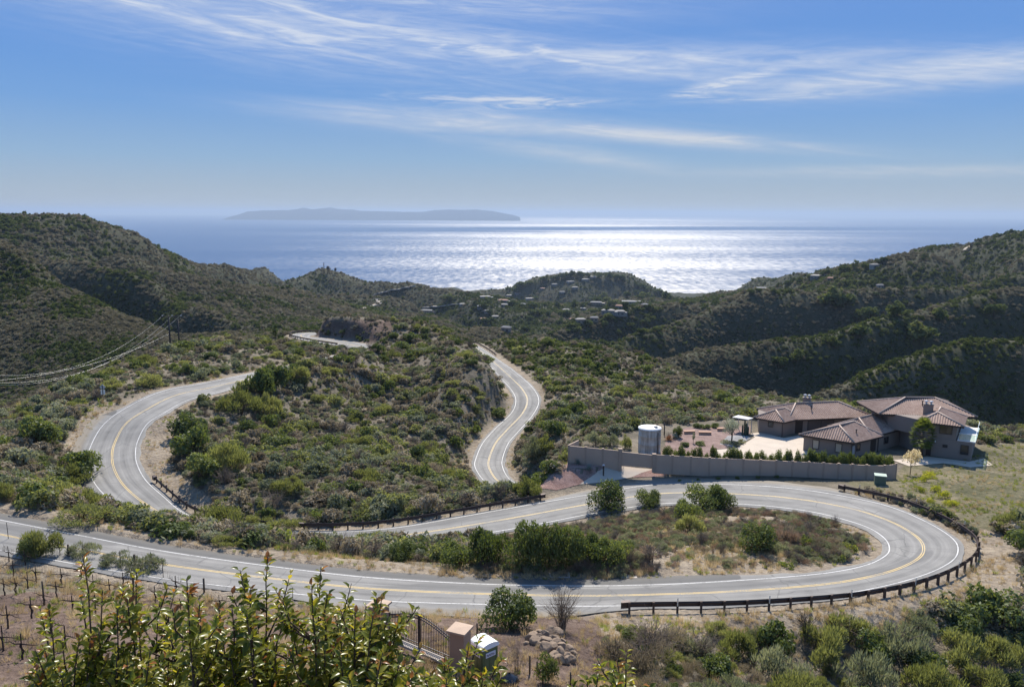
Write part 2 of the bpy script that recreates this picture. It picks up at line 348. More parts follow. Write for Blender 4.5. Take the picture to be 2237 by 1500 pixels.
def polar(p): return np.arctan2(p[..., 0], p[..., 1]), np.log(np.hypot(p[..., 0], p[..., 1]))
def fit_rbf(cp, eps=0.03, lam=1e-4):
    th, lr = polar(cp); X = np.c_[th, lr * 0.8]; z = cp[:, 2]
    D = np.sqrt(((X[:, None] - X[None]) ** 2).sum(-1) + eps * eps)
    n = len(X); A = np.zeros((n + 3, n + 3)); A[:n, :n] = D - lam * 20 * np.eye(n); A[:n, n:] = np.c_[np.ones(n), X]; A[n:, :n] = A[:n, n:].T
    s = np.linalg.solve(A, np.r_[z, 0, 0, 0]); wts, poly = s[:n].astype(np.float32), s[n:]
    X32 = X.astype(np.float32)
    def ev(th, lr):
        q = np.c_[th.ravel(), lr.ravel() * 0.8].astype(np.float32); out = np.empty(len(q), np.float32)
        for i in range(0, len(q), 16384):
            c = q[i:i+16384]
            d2 = (c * c).sum(1)[:, None] + (X32 * X32).sum(1)[None] - 2 * c @ X32.T
            out[i:i+16384] = np.sqrt(np.maximum(d2, 0) + eps * eps) @ wts
        return (out + poly[0] + q @ poly[1:].astype(np.float32)).reshape(th.shape)
    return ev

_perm = RNG.permutation(4096).astype(np.int64); _val = RNG.random(4096)
def vnoise(x, y):
    xi = np.floor(x).astype(np.int64); yi = np.floor(y).astype(np.int64); fx = x - xi; fy = y - yi
    fx = fx * fx * (3 - 2 * fx); fy = fy * fy * (3 - 2 * fy)
    h = lambda a, b: _val[_perm[(_perm[a & 4095] + b) & 4095]]
    return (h(xi, yi) * (1 - fx) + h(xi + 1, yi) * fx) * (1 - fy) + (h(xi, yi + 1) * (1 - fx) + h(xi + 1, yi + 1) * fx) * fy - 0.5
def fbm(x, y, o=4):
    r = 0; a = 1.0
    for i in range(o): r = r + a * vnoise(x + 17.3 * i, y - 9.1 * i); x = x * 2.03; y = y * 2.03; a *= 0.5
    return r
def rfbm(x, y, o=3):
    r = 0; a = 1.0
    for i in range(o): r = r + a * (0.25 - np.abs(vnoise(x + 31.7 * i, y + 5.3 * i))) * 2; x = x * 2.1; y = y * 2.1; a *= 0.5
    return r

NC = 880
LRS = np.concatenate([np.linspace(math.log(1.5), math.log(30), 70)[:-1], np.linspace(math.log(30), math.log(330), 560)[:-1], np.linspace(math.log(330), math.log(3600), 430)[:-1], np.linspace(math.log(3600), math.log(5000), 8)])
THS = np.linspace(rad(-44), rad(44), NC)
TT, LL = np.meshgrid(THS, LRS)
GR = np.exp(LL); GX = GR * np.sin(TT); GY = GR * np.cos(TT)
GZ = fit_rbf(CP)(TT, LL).astype(np.float64)
wx = GX + 25 * fbm(GX / 160, GY / 160, 2); wy = GY + 25 * fbm(GX / 160 + 50, GY / 160, 2)
far = np.clip((GR - 240) / 200, 0, 1)
GZ += far * (np.minimum(GR, 1600) * 0.0080 * rfbm(wx / 150, wy / 150, 4) + 3.0 * fbm(GX / 45, GY / 45, 3) * np.clip(GR / 700, 0.3, 1.3))
GZ += (0.35 * fbm(GX / 9, GY / 9, 4) * np.clip((GR - 8) / 40, 0, 1) + 1.6 * fbm(GX / 34, GY / 34, 3) * np.clip((GR - 95) / 60, 0, 1)) * (1 - far * 0.6)

# flatten a zone to a level plane, blending into the natural slope
def seg_dist(px, py, A, B):
    """distance to polyline segments A->B: nearest index, parameter, distance"""
    best = np.full(px.shape, 1e9); bi = np.zeros(px.shape, int); bt = np.zeros(px.shape)
    for i in range(len(A)):
        dx, dy = B[i, 0] - A[i, 0], B[i, 1] - A[i, 1]; l2 = dx * dx + dy * dy + 1e-9
        t = np.clip(((px - A[i, 0]) * dx + (py - A[i, 1]) * dy) / l2, 0, 1)
        d = (px - A[i, 0] - t * dx) ** 2 + (py - A[i, 1] - t * dy) ** 2
        m = d < best; best[m] = d[m]; bi[m] = i; bt[m] = t[m]
    return bi, bt, np.sqrt(best)
def in_poly(px, py, poly):
    r = np.zeros(px.shape, bool); n = len(poly)
    for i in range(n):
        x1, y1 = poly[i][:2]; x2, y2 = poly[(i + 1) % n][:2]
        c = ((y1 > py) != (y2 > py)) & (px < (x2 - x1) * (py - y1) / (y2 - y1 + 1e-12) + x1); r ^= c
    return r
def at_level(u, v, z):
    """point on the horizontal plane of height z seen at pixel (u, v)"""
    d = fw + (u - W / 2) / F * rt + (H / 2 - v) / F * up
    return np.array([0, 0, CAMZ]) + d * ((z - CAMZ) / d[2])
YARD_Z = CAMZ - 39.6
YARD = np.array([at_level(u, v, YARD_Z) for u, v in ((1240,1012),(1268,965),(1420,928),(1600,916),(1750,908),(1950,908),(2090,925),(2165,985),(2060,1020),(1954,1044),(1765,1040),(1549,1030),(1428,1021))])
sm = lambda t: t * t * (3 - 2 * t)
near = (GR > 90) & (GR < 190) & (TT > rad(0)) & (TT < rad(36))
qx, qy = GX[near], GY[near]
ins = in_poly(qx, qy, YARD); _, _, dd = seg_dist(qx, qy, YARD, np.roll(YARD, -1, 0)); wgt = np.where(ins, 1.0, sm(np.clip(1 - dd / 7.0, 0, 1)))
GZ[near] = GZ[near] * (1 - wgt) + YARD_Z * wgt
YARD_IN = np.zeros(GR.shape, bool); YARD_IN[near] = ins

ROAD_D = np.full(GR.shape, 99.0)       # distance outside the edge lines
def carve(L, R, bl=5.0, extl=1.0, extr=1.0):
    global GZ
    C = (L + R) / 2; st = C[::2]
    m = (GR > 50) & (GR < 340) & (TT > polar(C)[0].min() - 0.1) & (TT < polar(C)[0].max() + 0.1)
    x, y = GX[m], GY[m]; i, t, d = seg_dist(x, y, C[:-1], C[1:])
    Lp = L[i] + (L[i+1] - L[i]) * t[:, None]; Rp = R[i] + (R[i+1] - R[i]) * t[:, None]
    e = Rp - Lp; w = np.hypot(e[:, 0], e[:, 1]); lat = ((x - Lp[:, 0]) * e[:, 0] + (y - Lp[:, 1]) * e[:, 1]) / (w * w)
    out = np.maximum(0, np.maximum(-lat, lat - 1)) * w
    out = np.maximum(out, np.where(d > w / 2 + out + 0.5, d - w / 2, 0))
    zr = Lp[:, 2] + e[:, 2] * np.clip(lat, -0.15, 1.15) - 0.14
    wt = 1 - sm(np.clip((out - 1.6) / bl, 0, 1))
    old = ROAD_D[m]; upd = out < old
    z = GZ[m]; z = np.where(upd | (out < 2), z * (1 - wt) + zr * wt, z); GZ[m] = z
    ROAD_D[m] = np.minimum(old, out)
    # under the carriageway follow the ribbon itself
    kd_pts = np.concatenate([L[:, None] + (R - L)[:, None] * q for q in (np.linspace(-.16, 1.16, 15)[:, None],)], 0).reshape(-1, 3)
    kd = KDTree(len(kd_pts))
    for k, q in enumerate(kd_pts): kd.insert((q[0], q[1], 0), k)
    kd.balance(); mi = np.flatnonzero(m.ravel())[out < 1.6]; fl = GZ.ravel()
    for j in mi:
        co, k, d = kd.find((GX.flat[j], GY.flat[j], 0))
        if d < 1.0: fl[j] = kd_pts[k, 2] - 0.17
    GZ = fl.reshape(GZ.shape)
carve(R1L, R1R); carve(R2L, R2R)

def cell(x, y):
    th = np.arctan2(x, y); lr = np.log(np.maximum(np.hypot(x, y), 1.6))
    c = np.clip((th - THS[0]) / (THS[1] - THS[0]), 0, NC - 1.001); i = np.clip(np.searchsorted(LRS, lr) - 1, 0, len(LRS) - 2)
    return c, i, np.clip((lr - LRS[i]) / (LRS[i+1] - LRS[i]), 0, 1)
def sampleg(G, x, y):
    x = np.asarray(x, float); y = np.asarray(y, float)
    c, i, f = cell(x, y); j = c.astype(int); g = c - j
    return (G[i, j] * (1 - g) + G[i, j+1] * g) * (1 - f) + (G[i+1, j] * (1 - g) + G[i+1, j+1] * g) * f
def hz(x, y): return sampleg(GZ, x, y)
def ground_at(u, v, rmin=20.0, rmax=3500.0):
    """first terrain point seen at pixel (u, v)"""
    d = fw + (u - W / 2) / F * rt + (H / 2 - v) / F * up
    k = np.exp(np.linspace(math.log(rmin), math.log(rmax), 5000)); s = k / np.hypot(d[0], d[1])
    p = np.array([0, 0, CAMZ]) + d * s[:, None]; below = p[:, 2] < hz(p[:, 0], p[:, 1])
    i = int(np.argmax(below)) if below.any() else len(k) - 1
    return np.array([p[i, 0], p[i, 1], float(hz(p[i, 0], p[i, 1]))])
# ---------------------------------------------------------------- setting: hills, roads, sea, island, haze
PX = pix(np.stack([GX, GY, GZ], -1).reshape(-1, 3)).reshape(*GX.shape, 3)
def px_zone(poly, r0, r1, soft=0):
    m = (GR > r0) & (GR < r1); z = np.zeros(GR.shape); z[m] = in_poly(PX[..., 0][m], PX[..., 1][m], poly); return z
def blur(z, n=3):
    for _ in range(n):
        z = (z + np.roll(z, 1, 0) + np.roll(z, -1, 0) + np.roll(z, 1, 1) + np.roll(z, -1, 1)) / 5
    return z
Z_ISL = px_zone([(1000,1262),(1060,1190),(1200,1150),(1400,1110),(1700,1115),(1850,1150),(1925,1200),(1850,1240),(1650,1262),(1300,1275)], 60, 130)
Z_SOIL = px_zone([(-600,1180),(300,1260),(760,1330),(1040,1345),(1300,1345),(1330,1420),(1250,1600),(-600,9000)], 2, 70)
Z_SOIL = np.maximum(Z_SOIL, (GR < 36).astype(float))
Z_SOIL = np.maximum(Z_SOIL, px_zone([(690,700),(860,700),(850,748),(730,752),(690,742)], 245, 300))
Z_DRY = px_zone([(-300,1070),(0,1098),(180,1120),(400,1180),(560,1200),(800,1220),(960,1240),(1040,1268),(560,1235),(0,1140),(-300,1110)], 60, 95)
Z_DRY = np.maximum(Z_DRY, px_zone([(305,940),(345,905),(400,900),(390,960),(372,1010),(420,1060),(480,1100),(440,1120),(340,1060),(300,1000)], 100, 170))
Z_DRY = np.maximum(Z_DRY, px_zone([(1040,1345),(1320,1345),(1500,1400),(1420,1500),(1180,1500),(1100,1400)], 40, 70))
Z_DRY = np.maximum(Z_DRY, px_zone([(130,985),(200,880),(265,868),(225,925),(190,985)], 110, 170))
Z_DRY = np.maximum(Z_DRY, px_zone([(1330,1342),(1800,1320),(2000,1285),(2110,1235),(2140,1150),(2260,1190),(2260,1300),(2100,1325),(1950,1360),(1700,1388),(1400,1400)], 60, 110))
Z_GRN = px_zone([(1950,1050),(1985,1000),(2120,975),(2500,950),(2500,1120),(2200,1135),(2150,1170),(2060,1120),(1980,1085),(1870,1064),(1840,1052)], 70, 215)
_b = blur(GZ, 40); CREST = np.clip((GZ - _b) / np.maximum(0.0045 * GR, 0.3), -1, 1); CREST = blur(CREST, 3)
ZONE = np.stack([blur(Z_SOIL, 5), blur(np.maximum(Z_ISL, Z_DRY), 4), blur(Z_GRN, 8)], -1)

def mat_terrain():
    m, T = new_mat('hillside'); c = T.n('ShaderNodeTexCoord').outputs['Object']
    z = T.n('ShaderNodeSeparateColor', {0: T.n('ShaderNodeAttribute', attribute_name='zone').outputs['Color']}); soil, dry, grn = z.outputs
    rd = T.n('ShaderNodeAttribute', attribute_name='roadd').outputs['Fac']; fr = T.n('ShaderNodeAttribute', attribute_name='far').outputs['Fac']
    n1 = T.noise(c, 0.028, 6, 0.62); n2 = T.noise(c, 0.22, 6, 0.65); n3 = T.noise(c, 1.6, 5, 0.68); n4 = T.noise(c, 0.011, 4, 0.6, 0.6)
    brush = T.ramp(T.m('ADD', T.m('MULTIPLY', n2, 0.65), T.m('MULTIPLY', n1, 0.35)), [(0.34, (0.072, 0.064, 0.046)), (0.47, (0.120, 0.104, 0.078)), (0.58, (0.180, 0.152, 0.115)), (0.74, (0.25, 0.212, 0.162))])
    farc = T.ramp(T.m('ADD', T.m('MULTIPLY', n1, 0.55), T.m('MULTIPLY', n2, 0.45)), [(0.36, (0.024, 0.029, 0.017)), (0.50, (0.042, 0.044, 0.027)), (0.62, (0.060, 0.057, 0.040)), (0.75, (0.082, 0.072, 0.055))])
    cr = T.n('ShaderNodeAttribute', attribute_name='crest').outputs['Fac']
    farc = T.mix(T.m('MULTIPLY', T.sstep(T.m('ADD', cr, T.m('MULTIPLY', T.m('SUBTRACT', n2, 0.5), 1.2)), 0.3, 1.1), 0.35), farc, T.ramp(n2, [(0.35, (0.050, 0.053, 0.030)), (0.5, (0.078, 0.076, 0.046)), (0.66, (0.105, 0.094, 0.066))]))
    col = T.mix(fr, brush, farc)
    soilc = T.ramp(T.m('ADD', T.m('MULTIPLY', n3, 0.5), T.m('MULTIPLY', n2, 0.5)), [(0.36, (0.062, 0.044, 0.036)), (0.52, (0.110, 0.079, 0.063)), (0.66, (0.19, 0.142, 0.110))])
    dryc = T.ramp(T.m('ADD', T.m('MULTIPLY', n3, 0.55), T.m('MULTIPLY', n2, 0.45)), [(0.33, (0.115, 0.092, 0.070)), (0.50, (0.225, 0.184, 0.138)), (0.66, (0.33, 0.275, 0.205))])
    grnc = T.ramp(T.m('ADD', T.m('MULTIPLY', n3, 0.4), T.m('MULTIPLY', n2, 0.6)), [(0.36, (0.068, 0.068, 0.036)), (0.50, (0.122, 0.110, 0.066)), (0.62, (0.20, 0.166, 0.112))])
    wob = T.m('MULTIPLY', T.m('SUBTRACT', n2, 0.5), 0.9)
    col = T.mix(T.sstep(T.m('ADD', grn, wob), 0.3, 0.7), col, grnc)
    col = T.mix(T.sstep(T.m('ADD', dry, wob), 0.3, 0.7), col, dryc)
    col = T.mix(T.sstep(T.m('ADD', soil, wob), 0.3, 0.7), col, soilc)
    sh = T.m('SUBTRACT', 1.0, T.sstep(T.m('ADD', rd, T.m('MULTIPLY', wob, 5.0)), 0.8, 3.6))
    col = T.mix(sh, col, dryc)
    b = pbsdf(T, col, 0.95, 0.05); bump(T, b, T.m('ADD', n3, T.m('MULTIPLY', n2, 2.0)), 0.9, 0.35)
    return m
idx = np.arange(GX.size).reshape(GX.shape)
quads = np.stack([idx[:-1, :-1], idx[:-1, 1:], idx[1:, 1:], idx[1:, :-1]], -1).reshape(-1, 4)
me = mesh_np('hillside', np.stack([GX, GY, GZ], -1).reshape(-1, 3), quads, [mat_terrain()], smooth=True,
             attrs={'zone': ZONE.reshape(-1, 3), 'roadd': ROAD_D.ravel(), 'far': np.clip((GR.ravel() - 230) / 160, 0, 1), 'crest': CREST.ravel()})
terrain = link(bpy.data.objects.new('hillside_terrain', me)); tag(terrain, kind='structure')

def mat_asphalt():
    m, T = new_mat('asphalt'); c = T.n('ShaderNodeTexCoord').outputs['Object']
    s = T.n('ShaderNodeAttribute', attribute_name='lat').outputs['Fac']; t = T.n('ShaderNodeAttribute', attribute_name='run').outputs['Fac']
    old = T.n('ShaderNodeAttribute', attribute_name='berm').outputs['Fac']
    cv = T.n('ShaderNodeCombineXYZ', {0: T.m('MULTIPLY', s, 2.2), 1: T.m('MULTIPLY', t, 0.06)}).outputs[0]
    st = T.noise(cv, 1.0, 5, 0.65); n1 = T.noise(c, 0.25, 5, 0.6); n2 = T.noise(c, 7.0, 4, 0.7)
    tr = T.m('ABSOLUTE', T.m('SINE', T.m('MULTIPLY', s, math.pi / 1.72)))    # wheel paths
    v = T.m('ADD', T.m('MULTIPLY', st, 0.40), T.m('ADD', T.m('MULTIPLY', n1, 0.36), T.m('ADD', T.m('MULTIPLY', n2, 0.14), T.m('MULTIPLY', tr, 0.10))))
    col = T.ramp(v, [(0.34, (0.088, 0.085, 0.080)), (0.50, (0.158, 0.152, 0.141)), (0.66, (0.222, 0.213, 0.196))])
    vor = T.n('ShaderNodeTexVoronoi', feature='DISTANCE_TO_EDGE'); T.set(vor.inputs['Vector'], T.vm('ADD', c, T.n('ShaderNodeTexNoise', {'Vector': c, 'Scale': 0.5}).outputs[1])); vor.inputs['Scale'].default_value = 0.16
    crack = T.m('MULTIPLY', T.m('SUBTRACT', 1.0, T.sstep(vor.outputs[0], 0.0, 0.015)), T.sstep(n1, 0.40, 0.55))
    col = T.mix(T.m('MULTIPLY', crack, 0.5), col, (0.05, 0.05, 0.05))
    patch = T.sstep(T.noise(T.n('ShaderNodeCombineXYZ', {0: T.m('MULTIPLY', s, 0.25), 1: T.m('MULTIPLY', t, 0.035), 2: 9.0}).outputs[0], 1.0, 2, 0.4), 0.58, 0.60)
    col = T.mix(T.m('MULTIPLY', patch, 0.5), col, (0.085, 0.083, 0.080))
    col = T.mix(T.m('MULTIPLY', T.sstep(T.m('ADD', old, T.m('MULTIPLY', T.m('SUBTRACT', n1, 0.5), 0.8)), 0.4, 0.6), 0.8), col, (0.066, 0.064, 0.061))
    edge = T.sstep(T.m('ADD', T.m('ABSOLUTE', T.m('SUBTRACT', s, 3.45)), T.m('MULTIPLY', T.m('SUBTRACT', n2, 0.5), 0.9)), 4.2, 5.2)
    col = T.mix(T.m('MULTIPLY', edge, T.m('SUBTRACT', 0.75, T.m('MULTIPLY', old, 0.6))), col, (0.20, 0.168, 0.125))
    b = pbsdf(T, col, 0.82, 0.25); bump(T, b, n2, 0.25, 0.02); return m
def mat_paint(name, col):
    m, T = new_mat(name); c = T.n('ShaderNodeTexCoord').outputs['Object']
    n = T.noise(c, 5.0, 5, 0.7); n2 = T.noise(c, 0.35, 3, 0.6)
    w = T.sstep(T.m('ADD', T.m('MULTIPLY', n, 0.6), T.m('MULTIPLY', n2, 0.4)), 0.46, 0.62)
    pbsdf(T, T.mix(T.m('MULTIPLY', w, 0.8), col, (0.17, 0.165, 0.155)), 0.6, 0.4); return m
M_ASPH = mat_asphalt(); M_WHITE = mat_paint('white_paint', (0.46, 0.45, 0.43)); M_YEL = mat_paint('yellow_paint', (0.46, 0.325, 0.115))
def ribbon(L, R, lats, zoff=0.0, w0=None):
    """points across a ribbon; lats in metres from the left edge line (arrays per station allowed)"""
    e = R - L; w = np.linalg.norm(e, axis=1); d = e / w[:, None]
    run = np.r_[0, np.cumsum(np.linalg.norm(np.diff((L + R) / 2, axis=0), axis=1))]
    g = np.stack([np.broadcast_to(l if not callable(l) else l(w, run), w.shape) for l in lats], 1)
    p = L[:, None] + d[:, None] * g[..., None]; p[..., 2] += zoff
    n, k = g.shape; ix = np.arange(n * k).reshape(n, k)
    f = np.stack([ix[:-1, :-1], ix[:-1, 1:], ix[1:, 1:], ix[1:, :-1]], -1).reshape(-1, 4)
    return p.reshape(-1, 3), f[:, ::-1], g.reshape(-1), np.repeat(run, k), (w, run, n, k)
def jit(run, seed, a=0.35): return a * fbm(run / 3.0 + seed, run * 0 + seed, 3)
def build_road(name, L, R, extl, extr, label_side):
    pxm = pix((L + R) / 2)
    el = extl(pxm); er = extr(pxm)
    bL = lambda f: (lambda w, run: -(el + jit(run, 3)) * f)
    bR = lambda f: (lambda w, run: w + (er + jit(run, 8)) * f)
    mid = [(lambda w, run, q=q: w * q) for q in np.linspace(0, 1, 7)]
    co, f, lat, run, (w, rr, n, k) = ribbon(L, R, [bL(1.0), bL(0.6), bL(0.25)] + mid + [bR(0.5), bR(1.0)])
    latn = lat.reshape(n, k); latn = np.where(latn < 0, latn, np.where(latn > w[:, None], 6.9 + latn - w[:, None], latn / w[:, None] * 6.9))
    berm = np.where((latn < -0.40) & (el[:, None] > 1.6) & (el[:, None] < 2.6), 1.0, 0.0)
    co = co.reshape(n, k, 3); co[:, [0, -1], 2] -= 0.10; co = co.reshape(-1, 3)
    o = link(bpy.data.objects.new(name, mesh_np(name, co, f, [M_ASPH], smooth=True, attrs={'lat': latn.ravel(), 'run': run, 'berm': berm.ravel()})))
    tag(o, kind='structure')
    def line(nm, a, b, mat):
        c2, f2, *_ = ribbon(L, R, [a, b], 0.006)
        q = link(bpy.data.objects.new(nm, mesh_np(nm, c2, f2, [mat])), o); return q
    line('edge_line', lambda w, r: -0.065 + 0 * w, lambda w, r: 0.065 + 0 * w, M_WHITE)
    line('edge_line', lambda w, r: w - 0.065, lambda w, r: w + 0.065, M_WHITE)
    line('centre_line', lambda w, r: w / 2 - 0.17, lambda w, r: w / 2 - 0.055, M_YEL)
    line('centre_line', lambda w, r: w / 2 + 0.055, lambda w, r: w / 2 + 0.17, M_YEL)
    return o
def s01(x, a, b): return sm(np.clip((x - a) / (b - a), 0, 1))
def extl1(p):
    u, v, Z = p.T; A = (Z < 82) & (v > 1100)
    e = np.full(len(u), 0.8); e = np.where(A, 2.3 - 1.4 * s01(u, 1450, 1800), e)
    e = np.where((v < 1110) & (v > 880) & (u < 330), 0.8 + 3.2 * s01(v, 1060, 1000) * s01(v, 890, 930), e); return e
def extr1(p):
    u, v, Z = p.T; e = np.full(len(u), 0.8)
    e = np.where((Z > 100) & (u > 1150), 0.8 + 1.7 * s01(u, 1180, 1320) * s01(-u, -1880, -1760), e)
    e = np.where((Z < 76) & (u > 500) & (u < 1330), 0.8 + 1.6 * s01(u, 600, 800) * s01(-u, -1330, -1200), e); return e
def smooth1(a, n=6):
    for _ in range(n): a = np.convolve(np.pad(a, 1, mode='edge'), [0.25, 0.5, 0.25], 'valid')
    return a
road_main = build_road('road', R1L, R1R, lambda p: smooth1(extl1(p)), lambda p: smooth1(extr1(p)), '')
road_far = build_road('road', R2L, R2R, lambda p: np.full(len(p), 0.7), lambda p: np.full(len(p), 0.7), '')

# ---- sea and island
SEA_REFL = 0.28
def mat_sea():
    m, T = new_mat('sea_water'); c = T.n('ShaderNodeTexCoord').outputs['Object']
    sp = T.n('ShaderNodeSeparateXYZ', {0: c}); x, y, _ = sp.outputs
    # roughness imitating cloud-shadow streaks, with wind ripple: wide shallow bands lying across the view
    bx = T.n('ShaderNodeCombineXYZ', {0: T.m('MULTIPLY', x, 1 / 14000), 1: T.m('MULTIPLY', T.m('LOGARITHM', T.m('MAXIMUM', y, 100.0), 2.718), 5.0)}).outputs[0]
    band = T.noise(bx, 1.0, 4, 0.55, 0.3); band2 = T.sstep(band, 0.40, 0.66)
    # a smoother band far out that imitates a cloud's shadow on the sea
    cloud_shade = T.m('MULTIPLY', T.sstep(T.m('ABSOLUTE', T.m('SUBTRACT', T.m('ADD', y, T.m('MULTIPLY', x, -0.25)), T.m('ADD', 15500.0, T.m('MULTIPLY', T.m('SUBTRACT', band, 0.5), 9000.0)))), 2600.0, 600.0), T.sstep(x, -9000.0, 500.0))
    v1 = T.noise(T.vm('MULTIPLY', c, (0.030, 0.008, 0)), 1.0, 5, 0.75); v2 = T.noise(T.vm('MULTIPLY', c, (0.0035, 0.0012, 0)), 1.0, 4, 0.65)
    tex = T.m('ADD', T.m('MULTIPLY', v1, 0.82), T.m('MULTIPLY', v2, 0.18))
    rough = T.m('ADD', 0.46, T.m('ADD', T.m('MULTIPLY', T.m('SUBTRACT', band2, 0.5), 0.028), T.m('ADD', T.m('MULTIPLY', T.m('SUBTRACT', tex, 0.5), 0.26), T.m('MULTIPLY', cloud_shade, -0.09))))
    fr = T.n('ShaderNodeFresnel', {'IOR': 1.33}).outputs[0]
    gl = T.n('ShaderNodeBsdfGlossy', {'Color': (1.0, 0.955, 0.85), 'Roughness': rough}, distribution='BECKMANN')
    df = T.n('ShaderNodeBsdfDiffuse', {'Color': (0.034, 0.068, 0.140)})
    mx = T.n('ShaderNodeMixShader', {0: T.m('MULTIPLY', fr, SEA_REFL), 1: df, 2: gl}); o = T.n('ShaderNodeOutputMaterial'); T.t.links.new(mx.outputs[0], o.inputs[0])
    return m
B = 68000.0
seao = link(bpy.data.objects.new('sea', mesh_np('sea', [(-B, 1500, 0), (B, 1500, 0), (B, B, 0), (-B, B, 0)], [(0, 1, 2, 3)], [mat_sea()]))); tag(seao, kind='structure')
def island():
    prof = [(525,468.5),(540,462),(575,459.5),(620,459),(650,457),(662,453.5),(680,457),(700,455.5),(722,453),(740,457),(770,457.5),(784,460.5),(830,461),(880,463),(925,462.5),(950,459),(985,457.5),(1010,459),(1040,457.5),(1075,461),(1090,464),(1105,467),(1122,470),(1134,474)]
    us = np.linspace(522, 1136, 300); vs = np.interp(us, [p[0] for p in prof], [p[1] for p in prof])
    vs = vs + 0.7 * fbm(us / 14, us * 0, 3); D = 32000.0; rows = []
    top = P(us, vs, D); h = np.maximum(top[:, 2], 2.0)
    for k, (dy, f) in enumerate(((-2000, -0.02), (-1600, 0.22), (-1100, 0.5), (-550, 0.8), (0, 1.0), (1000, 0.7), (2200, 0.3), (3200, -0.02))):
        q = top.copy(); q[:, 1] += dy; q[:, 2] = h * f * (1 + (0.35 * fbm(us / 22 + 5 * k, us * 0 + k, 4) if 0 < f < 1 else 0)) - (3 if f < 0 else 0); rows.append(q)
    co = np.concatenate(rows); n = len(us); ix = np.arange(len(co)).reshape(len(rows), n)
    f = np.stack([ix[:-1, :-1], ix[:-1, 1:], ix[1:, 1:], ix[1:, :-1]], -1).reshape(-1, 4)
    return link(bpy.data.objects.new('island_hills', mesh_np('island_hills', co, f, [simple('island_scrub', (0.030, 0.032, 0.034), 0.95, 0.0, 0.3, 0.002)], smooth=True)))
tag(island(), kind='structure')

# ---- the air
def haze():
    m = bpy.data.materials.new('air'); m.use_nodes = True; T = NT(m.node_tree)
    v = T.n('ShaderNodeVolumePrincipled'); v.inputs['Color'].default_value = (0.385, 0.485, 0.63, 1); v.inputs['Density'].default_value = HAZE_D; v.inputs['Anisotropy'].default_value = 0.25
    o = T.n('ShaderNodeOutputMaterial'); T.t.links.new(v.outputs[0], o.inputs['Volume'])
    z0, z1 = float(GZ.min()) - 1.0, max(float(GZ.max()), CAMZ, 420.0) + 90.0
    b = MB(); X = B + 500; b.box((0, X - 2000, (z0 + z1) / 2), (2 * X, 2 * X, z1 - z0)); h = b.build('haze', m); tag(h, kind='stuff')
HAZE_D = 4.2e-5
haze()
# ---------------------------------------------------------------- vegetation
LEAF_GAIN = 1.45
def mat_leaf(name, stops, trans=0.45, gloss=0.05, rough=0.45, patch=0.05, tcol=(1.25, 1.2, 0.55)):
    """leaf: diffuse + light through the leaf + a little sheen; colour varies per plant, per patch of ground and per leaf"""
    stops = [(p, tuple(x * LEAF_GAIN for x in c)) for p, c in stops]
    m, T = new_mat(name)
    r = T.n('ShaderNodeObjectInfo').outputs['Random']; lv = T.n('ShaderNodeAttribute', attribute_name='lv').outputs['Fac']
    pos = T.n('ShaderNodeNewGeometry').outputs['Position']; n = T.noise(pos, patch, 3, 0.6)
    f = T.m('ADD', T.m('MULTIPLY', r, 0.42), T.m('ADD', T.m('MULTIPLY', lv, 0.33), T.m('MULTIPLY', T.sstep(n, 0.25, 0.75), 0.25)))
    col = T.ramp(f, stops)
    d = T.n('ShaderNodeBsdfDiffuse', {'Color': col}); t = T.n('ShaderNodeBsdfTranslucent', {'Color': T.mix(1.0, col, (*tcol, 1), 'MULTIPLY')})
    s = T.n('ShaderNodeMixShader', {0: trans, 1: d, 2: t}); out = T.n('ShaderNodeOutputMaterial')
    if gloss:
        g = T.n('ShaderNodeBsdfGlossy', {'Color': (1, 1, 1), 'Roughness': rough}); s = T.n('ShaderNodeMixShader', {0: gloss, 1: s, 2: g})
    T.t.links.new(s.outputs[0], out.inputs[0]); return m
_K = lambda st, k: [(p, tuple(x * k for x in c)) for p, c in st]
ML_DARK = mat_leaf('dark_leaf', [(0.15, (0.036, 0.050, 0.018)), (0.5, (0.068, 0.088, 0.030)), (0.85, (0.118, 0.136, 0.050))], 0.45, 0.010)
ML_OLIVE = mat_leaf('olive_leaf', [(0.15, (0.066, 0.077, 0.034)), (0.5, (0.115, 0.126, 0.060)), (0.85, (0.18, 0.186, 0.098))], 0.5, 0.006)
ML_GREY = mat_leaf('grey_scrub', [(0.15, (0.092, 0.076, 0.054)), (0.5, (0.165, 0.138, 0.098)), (0.85, (0.26, 0.222, 0.16))], 0.3, 0.0, tcol=(1.1, 1.05, 0.85))
ML_SAGE = mat_leaf('sage_leaf', [(0.15, (0.075, 0.084, 0.054)), (0.5, (0.125, 0.134, 0.088)), (0.85, (0.20, 0.20, 0.14))], 0.4, 0.005, tcol=(1.15, 1.15, 0.75))
ML_HAY = mat_leaf('hay_blade', [(0.15, (0.20, 0.150, 0.085)), (0.5, (0.33, 0.26, 0.155)), (0.85, (0.46, 0.38, 0.24))], 0.35, 0.0, tcol=(1.1, 1.0, 0.8))
ML_HERB = mat_leaf('herb_leaf', [(0.15, (0.060, 0.080, 0.022)), (0.5, (0.125, 0.150, 0.040)), (0.85, (0.20, 0.20, 0.06))], 0.5, 0.006)
ML_RUST = mat_leaf('rust_scrub', [(0.15, (0.105, 0.072, 0.054)), (0.5, (0.185, 0.132, 0.098)), (0.85, (0.28, 0.21, 0.155))], 0.3, 0.0, tcol=(1.1, 1.0, 0.8))
ML_FARD = mat_leaf('far_dark_leaf', [(0.15, (0.028, 0.040, 0.018)), (0.5, (0.058, 0.074, 0.031)), (0.85, (0.104, 0.115, 0.050))], 0.35, 0.0, patch=0.012)
